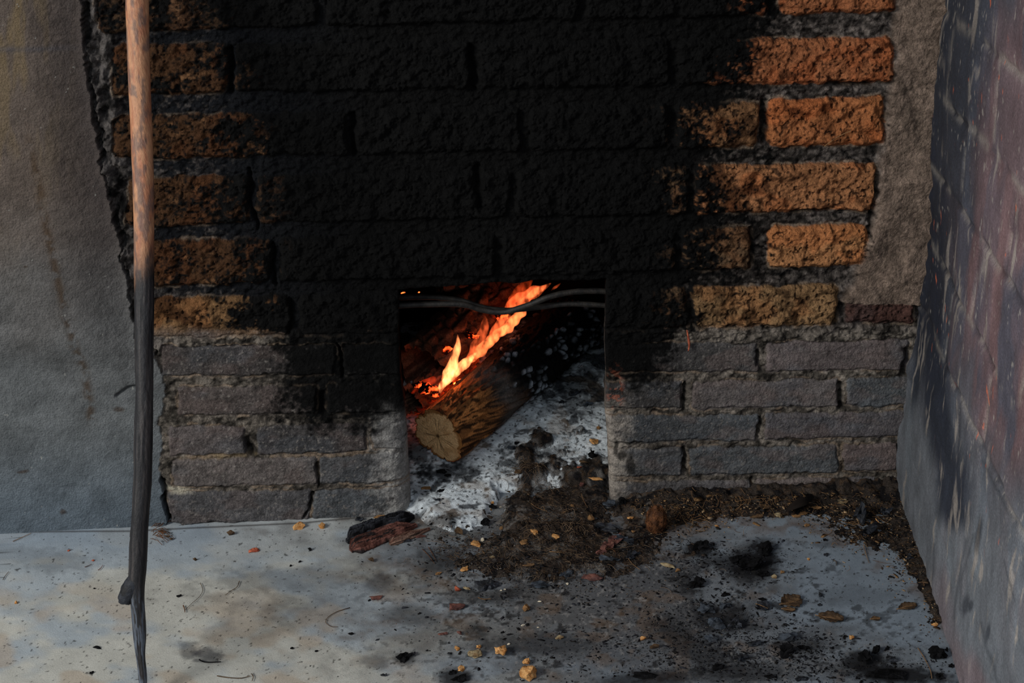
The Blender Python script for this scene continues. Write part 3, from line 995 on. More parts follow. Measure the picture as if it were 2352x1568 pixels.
def put(o, px, py, dz, yaw, tilt=0.0):
    u, w, z = gz(px, py)
    o.location = P3(u, w, z + dz)
    o.rotation_euler = (tilt, tilt * .5, yaw)
    return o


def mm(px):
    return px * .00093


chip_n = [0]


def chip(name, px, py, wpx, hpx, mat, label, cat, group=None, yaw=0.0, thick=.6, n=16, sub=2, rough=.22, tilt=0.0, sink=.36):
    """a split lump, wpx wide and hpx tall in the picture; depth on the floor from its foreshortened height"""
    chip_n[0] += 1
    sx = mm(wpx)
    t = thick * min(mm(wpx), mm(hpx) * 1.3)
    sy = max(mm(hpx) * 1.55 - t * .6, .35 * sx, .002)
    bm = hull(chip_n[0] * 7 + 3, sx, sy, t, n, rough, sub)
    o = bm_obj(name, bm, mat)
    put(o, px, py, t * sink, yaw, tilt)
    tag(o, label, cat, group)
    return o


def tube_np(P, R, ns=8):
    """swept tube along points P with radii R, closed"""
    P = np.asarray(P, float)
    R = np.asarray(R, float)
    n = len(P)
    Tn = np.gradient(P, axis=0)
    Tn /= np.linalg.norm(Tn, axis=1)[:, None] + 1e-12
    ref = np.array([0.0, 0, 1.0]) if abs(Tn[0][2]) < .8 else np.array([0.0, 1, 0])
    a = np.cross(Tn, ref)
    a /= np.linalg.norm(a, axis=1)[:, None] + 1e-12
    b = np.cross(a, Tn)
    th = np.linspace(0, 2 * np.pi, ns, endpoint=False)
    V = P[:, None] + R[:, None, None] * (np.cos(th)[None, :, None] * a[:, None] + np.sin(th)[None, :, None] * b[:, None])
    V = V.reshape(-1, 3)
    i = np.arange(n * ns).reshape(n, ns)
    f = np.stack([i[:-1], np.roll(i[:-1], -1, 1), np.roll(i[1:], -1, 1), i[1:]], -1).reshape(-1, 4)
    V = np.vstack([V, P[0], P[-1]])
    c0, c1 = len(V) - 2, len(V) - 1
    cap = [[c0, i[0][(k + 1) % ns], i[0][k], i[0][k]] for k in range(ns)] + [[c1, i[-1][k], i[-1][(k + 1) % ns], i[-1][(k + 1) % ns]] for k in range(ns)]
    return V, f, np.array(cap)


def tube_obj(name, P, R, mat, ns=8, parent=None, smooth=True):
    V, f, cap = tube_np(P, R, ns)
    bm = bmesh.new()
    vs_ = [bm.verts.new(v) for v in V]
    for q in f:
        bm.faces.new([vs_[k] for k in q])
    for q in cap:
        bm.faces.new([vs_[k] for k in q[:3]])
    bmesh.ops.recalc_face_normals(bm, faces=bm.faces)
    return bm_obj(name, bm, mat, parent, smooth)


def smooth_path(pts, n):
    pts = np.asarray(pts, float)
    t = np.linspace(0, len(pts) - 1, n)
    out = []
    for q in t:
        i = min(int(q), len(pts) - 2)
        f = q - i
        p0 = pts[max(i - 1, 0)]
        p1 = pts[i]
        p2 = pts[i + 1]
        p3 = pts[min(i + 2, len(pts) - 1)]
        out.append(.5 * ((2 * p1) + (-p0 + p2) * f + (2 * p0 - 5 * p1 + 4 * p2 - p3) * f * f + (-p0 + 3 * p1 - 3 * p2 + p3) * f ** 3))
    return np.array(out)


# ------------------------------------------------------------------ STICK leaning on the wall
SB = hit_floor(329, 1612)
ST = on_wall(300, -330, .05)
pn = np.cross(ST - SB, E)
pn /= np.linalg.norm(pn)
prof = [(-330, 291, 344), (-150, 289, 343), (0, 288, 342), (100, 291, 343), (200, 295, 346), (300, 300, 350), (400, 304, 353), (500, 307, 354), (600, 308, 354),
        (700, 309, 354), (800, 309, 352), (900, 312, 352), (1000, 307, 351), (1100, 306, 349), (1160, 303, 344), (1200, 300, 341), (1250, 297, 339),
        (1300, 295, 337), (1330, 294, 334), (1360, 297, 331), (1400, 301, 333), (1450, 305, 336), (1480, 308, 335), (1500, 311, 332), (1530, 316, 336),
        (1568, 319, 339), (1606, 325, 333)]
yy = np.linspace(-330, 1606, 420)
pa = np.array(prof, float)
xl = np.interp(yy, pa[:, 0], pa[:, 1])
xr_ = np.interp(yy, pa[:, 0], pa[:, 2])
k5 = np.ones(9) / 9
xl = np.convolve(np.pad(xl, 4, 'edge'), k5, 'valid')
xr_ = np.convolve(np.pad(xr_, 4, 'edge'), k5, 'valid')
PLf = on_plane(xl, yy, SB, pn)
PRt = on_plane(xr_, yy, SB, pn)
ctr = (PLf + PRt) / 2
rad = np.linalg.norm(PRt - PLf, axis=1) / 2
ns = 40
ax = np.gradient(ctr, axis=0)
ax /= np.linalg.norm(ax, axis=1)[:, None]
sx_ = np.cross(ax, pn)
sx_ /= np.linalg.norm(sx_, axis=1)[:, None]
sy_ = np.cross(sx_, ax)
thg = np.linspace(0, 2 * np.pi, ns, endpoint=False)
TT, YYg = np.meshgrid(thg, yy)
rn = fbm(np.cos(TT) * 2 + 5, YYg / 60 + np.sin(TT), 140, 4) - .5
ch = ss(560, 700, YYg + 50 * np.cos(TT * 2))
crk = fbm(np.cos(TT) * 6 + 9, YYg / 90 + np.sin(TT) * 6, 141, 3)
rg = rad[:, None] * (1 + .05 * rn - .10 * ch * ss(.55, .7, crk) + .03 * ch * (fbm(np.cos(TT) * 8, YYg / 14, 142, 2) - .5))
SV = ctr[:, None] + rg[..., None] * (np.cos(TT)[..., None] * sx_[:, None] + np.sin(TT)[..., None] * sy_[:, None])
i = np.arange(len(yy) * ns).reshape(len(yy), ns)
SF = np.stack([i[:-1], np.roll(i[:-1], -1, 1), np.roll(i[1:], -1, 1), i[1:]], -1).reshape(-1, 4)
m1 = fbm(np.cos(TT) * 4 + 2, YYg / 46 + np.sin(TT) * 1.0, 143, 5)
sc_ = lin((184, 134, 100)) * np.ones(TT.shape + (3,))
sc_ = mixc(sc_, lin((150, 82, 58)) * np.ones_like(sc_), ss(.45, .62, m1) * .5)
sc_ = mixc(sc_, lin((98, 84, 80)) * np.ones_like(sc_), ss(.50, .64, fbm(np.cos(TT) * 3 + 4, YYg / 30 + np.sin(TT), 144, 4)) * .7)
char = lin((32, 32, 35)) * (.5 + 1.1 * m1)[..., None]
fib = ss(.5, .66, fbm(np.cos(TT) * 7 + 3, YYg / 120 + np.sin(TT) * 5, 145, 3))
char = mixc(char, lin((84, 78, 76)) * np.ones_like(char), fib * .4)
sheen_s = ss(1340, 1400, YYg) * ss(.48, .62, fbm(np.cos(TT) * 6, YYg / 40 + np.sin(TT) * 4, 146, 3))
char = mixc(char, lin((112, 124, 140)) * np.ones_like(char), sheen_s * .6)  # bluish sheen of the charred tip, painted as colour
sc_ = mixc(sc_, char, ss(560, 660, YYg + 70 * (m1 - .5) + 30 * np.cos(TT + .5)))
stick = bpy.data.objects.new('poker_stick', None)
COL.objects.link(stick)
stick.location = SB
tag(stick, 'long wooden stick with a charred lower half, leaning upright against the wall', 'stick')
sh = raw_mesh('shaft', SV.reshape(-1, 3) - SB, SF, M_STICK, sc_.reshape(-1, 3), parent=stick)
# the cut side-branch stub
k0 = on_plane(np.array(317.), np.array(1322.), SB, pn)
k1 = on_plane(np.array(303.), np.array(1345.), SB, pn)
k2 = on_plane(np.array(291.), np.array(1368.), SB, pn)
k3 = on_plane(np.array(287.), np.array(1388.), SB, pn)
kp = smooth_path([k0, k1, k2, k3], 26)
kr = np.interp(np.linspace(0, 1, 26), [0, .3, .6, .85, .97, 1], [.012, .0155, .0150, .0115, .008, .002])
kV, kf, kc = tube_np(kp - SB, kr, 22)
kn = np.array([mnoise.noise(Vector(v * 130)) for v in kV])
kV = kV + (kn * .0045)[:, None] * np.array([.7, .5, .5])
kb = raw_mesh('branch_stub', kV, kf, M_COAL, parent=stick)
tag(kb, 'black charred knot where a side branch was cut')

# ------------------------------------------------------------------ LOGS


def make_log(name, p0, p1, r0, r1, colfn, hfn, mat, parent=None, nt=200, nsd=150, cap0=True, bend=0.0, cut=0.0):
    p0 = np.asarray(p0, float)
    p1 = np.asarray(p1, float)
    L = np.linalg.norm(p1 - p0)
    a = (p1 - p0) / L
    up_ = np.array([0, 0, 1.0])
    s = np.cross(a, up_)
    s /= np.linalg.norm(s)
    t = np.cross(s, a)
    th = np.linspace(0, 2 * np.pi, nsd, endpoint=False)
    q = np.linspace(0, 1, nt)
    TH_, Q = np.meshgrid(th, q)
    r = r0 + (r1 - r0) * Q
    # periodic coordinates around the log
    h = hfn(TH_, Q * L)
    rr_ = r + h
    ctr_ = p0 + (Q[..., None] * L) * a + (bend * np.sin(Q * np.pi))[..., None] * s
    V = ctr_ + rr_[..., None] * (np.cos(TH_)[..., None] * s + np.sin(TH_)[..., None] * t)
    V = V + (cut * rr_ * np.sin(TH_) * np.exp(-Q * L / .12))[..., None] * a
    i = np.arange(nt * nsd).reshape(nt, nsd)
    F = np.stack([i[:-1], np.roll(i[:-1], -1, 1), np.roll(i[1:], -1, 1), i[1:]], -1).reshape(-1, 4)
    o = raw_mesh(name, V.reshape(-1, 3), F, mat, colfn(TH_, Q * L).reshape(-1, 3), parent=parent)
    return o, V, a, s, t


LP0 = P3(-.138, -.170, .095) * 1.0
LDIR = np.array([.575, .82, .135])
LDIR /= np.linalg.norm(LDIR)
LLEN = .60
LP1 = LP0 + LDIR * LLEN
log1 = bpy.data.objects.new('firewood_log', None)
COL.objects.link(log1)
tag(log1, 'thick firewood log, sawn pale end towards the room, burnt black and cracked at the back', 'log')


def h1(T, S):
    x = np.cos(T) * 3
    y = np.sin(T) * 3
    per = T / (2 * np.pi)
    rid = fbm(np.cos(T) * 5 + S * 6, np.sin(T) * 5 + S * 18, 150, 4)
    groove = ss(.50, .38, fbm(np.cos(T) * 7 + S * 5, np.sin(T) * 7 + S * 22, 151, 4))
    f1, f2, idv = voro(per * 30 + 50 + .5 * rid, S * 50 + 1.2 * rid, 3)
    alli = ss(.02, .5, f2 - f1)
    burnt = ss(.20, .27, S + .07 * (fbm(x, y + S * 4, 152, 2) - .5))
    lob = .008 * np.cos(T * 2 + .6) + .004 * np.cos(3 * T + 2)
    rag = .006 * (fbm(np.cos(T) * 6, np.sin(T) * 6, 156, 2) - .5)
    return lob + rag + (1 - burnt) * (.012 * (rid - .5) - .006 * groove) + burnt * (.0045 * alli - .003 + .010 * (idv - .5) * alli + .012 * (rid - .5))


def c1(T, S):
    x = np.cos(T) * 3
    y = np.sin(T) * 3
    per = T / (2 * np.pi)
    n = fbm(np.cos(T) * 6 + 3 + S * 9, np.sin(T) * 6 + S * 26, 153, 4)
    nn = fbm(np.cos(T) * 12 + S * 20, np.sin(T) * 12 + S * 60, 154, 3)
    c = lin((152, 100, 58)) * np.ones(T.shape + (3,))
    c = mixc(c, lin((228, 152, 88)) * np.ones_like(c), ss(.46, .60, n))
    c = mixc(c, lin((44, 34, 26)) * np.ones_like(c), ss(.52, .40, nn) * .9)
    c = mixc(c, lin((40, 36, 34)) * np.ones_like(c), ss(.10, .20, S + .10 * (n - .5)) * .8)
    burnt = ss(.20, .27, S + .07 * (fbm(x, y + S * 4, 152, 2) - .5))
    rid = fbm(np.cos(T) * 5 + S * 6, np.sin(T) * 5 + S * 18, 150, 4)
    f1, f2, idv = voro(per * 30 + 50 + .5 * rid, S * 50 + 1.2 * rid, 3)
    al = ss(.10, .5, f2 - f1)
    cb = lin((16, 16, 17)) * np.ones_like(c)
    cb = mixc(cb, lin((190, 200, 210)) * np.ones_like(c), al * ss(.72, .90, idv * .5 + .78 * fbm(per * 9 + 2, S * 12, 155, 2)) * (.4 + .6 * nn))
    c = mixc(c, cb, burnt)
    greyband = np.exp(-((S - .195 - .05 * (n - .5)) / .035) ** 2)
    c = mixc(c, lin((112, 108, 104)) * (.3 + 1.1 * nn)[..., None], greyband * .75)
    return c


lg, LV, la, ls_, lt_ = make_log('bark', LP0, LP1, .064, .074, c1, h1, M_BARK, log1, nt=300, nsd=190, cut=.20)
# sawn end: rings, pith, radial checks; slightly uneven, pale
nrad = 50
ring0 = LV[0]
cen = ring0.mean(0)
fr_r = np.linspace(0, 1, nrad) ** .8
EV = cen + (ring0[None] - cen) * fr_r[:, None, None] * .985
th = np.arctan2(np.cos(np.linspace(0, 2 * np.pi, ring0.shape[0])), np.sin(np.linspace(0, 2 * np.pi, ring0.shape[0])))
ang = np.linspace(0, 2 * np.pi, ring0.shape[0], endpoint=False)
AG, RG = np.meshgrid(ang, fr_r)
chk = ss(.62, .74, fbm(np.cos(AG) * 9 + 20, np.sin(AG) * 9, 160, 2)) * ss(.05, .15, RG) * ss(.8, .45, RG)
EV = EV - la * (.004 * (1 - RG ** 3) * 1 + .0015 * (fbm(np.cos(AG) * RG * 9, np.sin(AG) * RG * 9, 161, 3) - .5) - .002 * chk)[..., None]
rings = .5 + .5 * np.sin(RG * 60 + 3 * fbm(np.cos(AG) * RG * 3, np.sin(AG) * RG * 3, 162, 2))
ce = lin((255, 206, 148)) * np.ones(AG.shape + (3,))
ce = mixc(ce, lin((240, 182, 120)) * np.ones_like(ce), rings * .35)
ce = mixc(ce, lin((150, 110, 58)) * np.ones_like(ce), ss(.32, .0, RG) * .5)
ce = mixc(ce, lin((84, 58, 30)) * np.ones_like(ce), ss(.11, .04, RG) * .9)
ce = mixc(ce, lin((70, 52, 32)) * np.ones_like(ce), chk * .7)
ce = mixc(ce, lin((150, 94, 40)) * np.ones_like(ce), ss(.88, .95, RG + .06 * np.cos(AG * 3)) * .9)
ce = mixc(ce, lin((206, 150, 96)) * np.ones_like(ce), .6 * ss(.5, .7, fbm(np.cos(AG) * RG * 4, np.sin(AG) * RG * 4, 163, 3)))
i = np.arange(nrad * len(ang)).reshape(nrad, len(ang))
EF = np.stack([i[:-1], i[1:], np.roll(i[1:], -1, 1), np.roll(i[:-1], -1, 1)], -1).reshape(-1, 4)
eo = raw_mesh('sawn_end', EV.reshape(-1, 3), EF, M_PLASTER, ce.reshape(-1, 3), parent=log1)
tag(eo, 'pale sawn end with growth rings and radial cracks')


def h2(T, S):
    f1, f2, idv = voro(T / (2 * np.pi) * 15 + 30, S * 26, 9)
    return .012 * ss(.02, .35, f2 - f1) - .006 + .012 * (idv - .5) + .010 * (fbm(np.cos(T) * 4, np.sin(T) * 4 + S * 6, 170, 3) - .5)


def c2(T, S):
    n = fbm(np.cos(T) * 6 + 3, np.sin(T) * 6 + S * 14, 171, 4)
    c = lin((110, 84, 70)) * (.15 + 1.4 * n)[..., None]
    return mixc(c, lin((170, 130, 104)) * np.ones_like(c), ss(.55, .68, n) * .6)


back_log, _, _, _, _ = make_log('charred_log', P3(-.165, -.42, .135), P3(.06, -.72, .23), .075, .07, c2, h2, M_CHARRED, nt=150, nsd=110)
tag(back_log, 'charred cracked log lit orange by the flames, behind and left of the big log', 'log')
rear, _, _, _, _ = make_log('burnt_log', P3(-.12, -.66, .31), P3(.15, -.735, .33), .06, .055, c2, h2, M_CHARRED, nt=110, nsd=80)
tag(rear, 'dark burnt log lying across the back, just under the top of the opening', 'log')
lowlog, _, _, _, _ = make_log('burnt_branch', P3(-.205, -.30, .115), P3(-.06, -.52, .10), .030, .034, c2, h2, M_CHARRED, nt=90, nsd=60)
tag(lowlog, 'short glowing burnt branch low at the left side of the opening', 'branch')

# embers in the trough between the logs
for k, (px, py, w, s_, lab) in enumerate([
        (985, 893, -.25, .030, 'red glowing ember at the foot of the brightest flame'),
        (962, 884, -.27, .020, 'small red ember left of the brightest flame foot'),
        (1000, 906, -.25, .016, 'orange ember tucked against the bark of the big log'),
        (1020, 800, -.40, .030, 'glowing coal behind the tall narrow flame'),
        (1085, 770, -.47, .030, 'glowing coal between the flames and the rear logs'),
        (1150, 725, -.55, .030, 'glowing coal deep in the hearth under the iron rods')]):
    bm = hull(900 + k, s_ * 1.5, s_ * 1.2, s_, 14, .3, 2)
    o = bm_obj('ember', bm, M_EMBER)
    o.location = on_wall(px, py, w)
    tag(o, lab, 'ember', 'embers between the logs')
for k, (px, py, w, s_, lab) in enumerate([  # unseen coals, added to throw fire light on the back log
        (1066, 886, -.35, .036, 'added glowing coal in the trough below the flames, hidden to light the back log'),
        (1138, 858, -.47, .036, 'added glowing coal farther back in the trough, hidden to light the back log'),
        (1022, 922, -.345, .022, 'added glowing coal at the front of the trough, hidden to light the back log')]):
    bm = hull(950 + k, s_ * 1.6, s_ * 1.2, s_ * .8, 14, .3, 2)
    o = bm_obj('ember', bm, M_FILLCOAL)
    o.location = on_wall(px, py, w)
    tag(o, lab, 'ember', 'embers between the logs')
for px, py, lab in [(926, 672, 'tiny orange spark at the upper left corner of the opening'), (962, 671, 'tiny orange spark right of the corner spark')]:
    bm = hull(px, .013 if px < 940 else .008, .008, .006, 12)
    o = bm_obj('spark', bm, M_EMBER if False else flame_mat('spark_glow', 900, (1, .16, .03), None))
    o.location = on_wall(px, py, -.25)
    tag(o, lab, 'spark')

# ------------------------------------------------------------------ FLAMES: soft glowing volumes
fire = bpy.data.objects.new('fire', None)
COL.objects.link(fire)
tag(fire, 'orange fire of leaping flames along the upper side of the big log', 'fire')


def tongue(name, pts, mat, flat=.55):
    """pts: (px, py, w, half width px); lens-shaped body of flame, real thickness"""
    P = []
    R = []
    for px, py, w, hw_ in pts:
        p = on_wall(np.array(float(px)), np.array(float(py)), w)
        P.append(p)
        R.append(hw_ * np.linalg.norm(p - CAM) / FPX)
    n = 44
    P = smooth_path(P, n)
    R = np.maximum(smooth_path(np.array(R)[:, None], n)[:, 0], .0004)
    Tn = np.gradient(P, axis=0)
    Tn /= np.linalg.norm(Tn, axis=1)[:, None]
    vd = (P - CAM)
    vd /= np.linalg.norm(vd, axis=1)[:, None]
    a = np.cross(Tn, vd)
    a /= np.linalg.norm(a, axis=1)[:, None]
    b = np.cross(a, Tn)
    m = 20
    th = np.linspace(0, 2 * np.pi, m, endpoint=False)
    V = P[:, None] + R[:, None, None] * (np.cos(th)[None, :, None] * a[:, None] + flat * np.sin(th)[None, :, None] * b[:, None])
    wob = np.array([[mnoise.noise(Vector(v * 45)) for v in rowv] for rowv in V])
    V = V + (wob * R[:, None] * .45)[..., None] * a[:, None]
    i = np.arange(n * m).reshape(n, m)
    F = np.stack([i[:-1], np.roll(i[:-1], -1, 1), np.roll(i[1:], -1, 1), i[1:]], -1).reshape(-1, 4)
    bm = bmesh.new()
    vv = [bm.verts.new(v) for v in V.reshape(-1, 3)]
    for q in F:
        bm.faces.new([vv[k] for k in q])
    bm.faces.new([vv[k] for k in i[0]][::-1])
    bm.faces.new([vv[k] for k in i[-1]])
    bmesh.ops.recalc_face_normals(bm, faces=bm.faces)
    return bm_obj(name, bm, mat, fire, True)


T_ = 'flame_tongue'
tongue(T_, [(1011, 902, -.24, 2), (1016, 884, -.25, 9), (1030, 858, -.27, 13), (1043, 830, -.28, 13), (1050, 803, -.28, 9), (1052, 783, -.28, 5), (1051, 768, -.28, .6)], M_FLAMEH)
tongue(T_, [(1004, 897, -.245, 2), (1022, 878, -.265, 9), (1048, 852, -.30, 11), (1074, 829, -.33, 9), (1096, 808, -.36, 1)], M_FLAMEH)
tongue(T_, [(1066, 842, -.33, 2), (1085, 812, -.36, 12), (1100, 782, -.38, 13), (1112, 755, -.39, 10), (1115, 738, -.39, 7), (1111, 722, -.39, .8)], M_FLAME)
tongue(T_, [(1072, 838, -.34, 2), (1098, 812, -.38, 11), (1124, 786, -.41, 12), (1150, 762, -.44, 10), (1170, 748, -.46, 2)], M_FLAMEM)
tongue(T_, [(1112, 800, -.41, 2), (1130, 775, -.44, 12), (1146, 750, -.46, 14), (1160, 733, -.48, 11), (1172, 722, -.49, 2)], M_FLAME)
tongue(T_, [(1135, 778, -.43, 2), (1165, 752, -.47, 13), (1188, 728, -.50, 14), (1202, 708, -.52, 10), (1212, 692, -.54, 2)], M_FLAMEM)
tongue(T_, [(1158, 716, -.50, 3), (1178, 700, -.52, 14), (1202, 684, -.54, 17), (1228, 671, -.56, 13), (1250, 660, -.57, 7), (1266, 650, -.58, .8)], M_FLAME)
tongue(T_, [(1196, 690, -.54, 2), (1222, 676, -.56, 8), (1244, 662, -.57, 7), (1264, 650, -.58, .8)], M_FLAMEM)
tongue(T_, [(1160, 712, -.53, 3), (1176, 692, -.56, 13), (1192, 672, -.58, 14), (1208, 656, -.59, 10), (1224, 642, -.59, 2)], M_FLAMEL)
tongue(T_, [(1266, 667, -.56, .6), (1276, 659, -.57, 3.5), (1288, 650, -.57, .6)], M_FLAME)
tongue(T_, [(945, 903, -.27, 2), (972, 885, -.28, 10), (996, 872, -.29, 10), (1018, 862, -.30, 2)], M_FLAMER)

# ------------------------------------------------------------------ IRON RODS across the top of the opening


def rod(pts, r, label):
    P = smooth_path([on_wall(np.array(float(x)), np.array(float(y)), w) for x, y, w in pts], 120)
    n = np.array([mnoise.noise(Vector(p * 60)) for p in P])
    o = tube_obj('iron_rod', P, r * (1 + .12 * n), M_IRON, 14)
    tag(o, label, 'rod')


rod([(900, 703, -.045), (980, 699, -.045), (1060, 699, -.045), (1110, 712, -.05), (1160, 716, -.045), (1215, 700, -.035), (1260, 682, -.03), (1310, 671, -.035), (1370, 668, -.04), (1415, 672, -.04)],
    .0062, 'bent sooty iron rod across the flames, lower of the two at the left')
rod([(900, 684, -.07), (980, 682, -.07), (1050, 688, -.07), (1110, 706, -.065), (1165, 712, -.065), (1230, 706, -.06), (1300, 698, -.055), (1370, 700, -.055), (1415, 704, -.055)],
    .0058, 'bent sooty iron rod behind the other, lower of the two at the right')

# ------------------------------------------------------------------ bark slab and its splinters
slab = bpy.data.objects.new('bark_slab', None)
COL.objects.link(slab)
u0, w0, z0 = gz(877, 1232)
slab.location = P3(u0, w0, z0)
tag(slab, 'long slab of reddish pine bark, charred black on top, left of the ash spill', 'bark')
ua_, wa_, _ = gz(800, 1262)
ub_, wb_, _ = gz(962, 1200)
pa_ = P3(ua_, wa_, 0)
pb_ = P3(ub_, wb_, 0)
dirv = pb_ - pa_
SL = np.linalg.norm(dirv)
dirv /= SL
perp = np.array([-dirv[1], dirv[0], 0])


def slab_piece(name, s0, s1, q0, q1, zb, th_, seed, mat, label=None, taper=0.0):
    """layered splintered strip between s0..s1 along the slab and q0..q1 across it"""
    ns_, nq = 220, 60
    s = np.linspace(s0, s1, ns_)
    q = np.linspace(-1, 1, nq)
    Q, S = np.meshgrid(q, s)
    sn = fbm(S * 60, Q * 3, seed, 3)
    endf = np.minimum(ss(s0, s0 + .012, S + .012 * (vn(Q * 4, S * 0, seed + 2) - .5)), ss(s1, s1 - .03 - taper, S + .02 * (vn(Q * 5, S * 0 + 3, seed + 3) - .5)))
    wid = (q1 - q0) / 2 * (.35 + .65 * endf) * (.80 + .45 * (fbm(S * 60, Q * 0 + np.sign(Q) * 2, seed + 4, 4) - .3))
    cq = (q0 + q1) / 2 + .006 * (vn(S * 20, S * 0, seed + 5) - .5)
    lay = fbm(Q * 5 + 3, S * 9, seed + 6, 3)
    fib_ = fbm(Q * 16, S * 30, seed + 7, 4)
    lay = lay + .25 * (fbm(Q * 14, S * 22, seed + 11, 3) - .5)
    top = zb + th_ * (.35 + 1.0 * np.round(lay * 6) / 6 + .55 * (fib_ - .5) + .2 * (sn - .5)) * np.sqrt(np.clip(1 - Q ** 6, 0, 1)) * (.3 + .7 * endf)
    off_ = pa_ + S[..., None] * dirv + (cq + Q * wid)[..., None] * perp
    u_ = (off_ - O) @ E
    w_ = (off_ - O) @ N
    Vt = off_ + top[..., None] * Z
    Vb = off_ + (zb * .5 + 0 * top)[..., None] * Z
    V = np.concatenate([Vt.reshape(-1, 3), Vb.reshape(-1, 3)]) - np.array(slab.location)
    a = grid_faces(ns_, nq)
    i = np.arange(ns_ * nq).reshape(ns_, nq)
    nb = ns_ * nq
    ring = np.concatenate([i[0], i[1:, -1], i[-1, -2::-1], i[-2:0:-1, 0]])
    rs = np.roll(ring, -1)
    side = np.stack([ring, ring + nb, rs + nb, rs], -1)
    F = np.concatenate([a[:, ::-1], a + nb, side])
    md = .6 * fbm(Q * 12, S * 30, seed + 8, 4) + .4 * fib_
    cc = lin(mat[0]) * np.ones(S.shape + (3,))
    cc = mixc(cc, lin(mat[1]) * np.ones_like(cc), ss(.45, .6, md))
    cc = mixc(cc, lin(mat[2]) * np.ones_like(cc), ss(.56, .66, fbm(Q * 10, S * 25, seed + 9, 3)))
    cc = cc.reshape(-1, 3)
    o = raw_mesh(name, V, F, M_BARK, np.concatenate([cc, cc]), smooth=False, parent=slab)
    if label:
        tag(o, label)
    return o


slab_piece('bark_layer', 0.0, SL * .93, -.030, .012, .002, .020, 201, ((126, 84, 74), (92, 58, 50), (48, 42, 42)), 'reddish lower layer', .02)
slab_piece('charred_crust', SL * .05, SL * 1.0, .006, .040, .004, .024, 221, ((30, 30, 33), (66, 68, 74), (16, 16, 18)), 'black charred crust')
slab_piece('splinter', SL * .45, SL * 1.02, -.046, -.028, .003, .012, 241, ((150, 120, 104), (110, 76, 64), (62, 48, 42)), None, .03)

# ------------------------------------------------------------------ chips, flakes, coals: one object each
OC = 'ochre wood chips scattered on the floor'
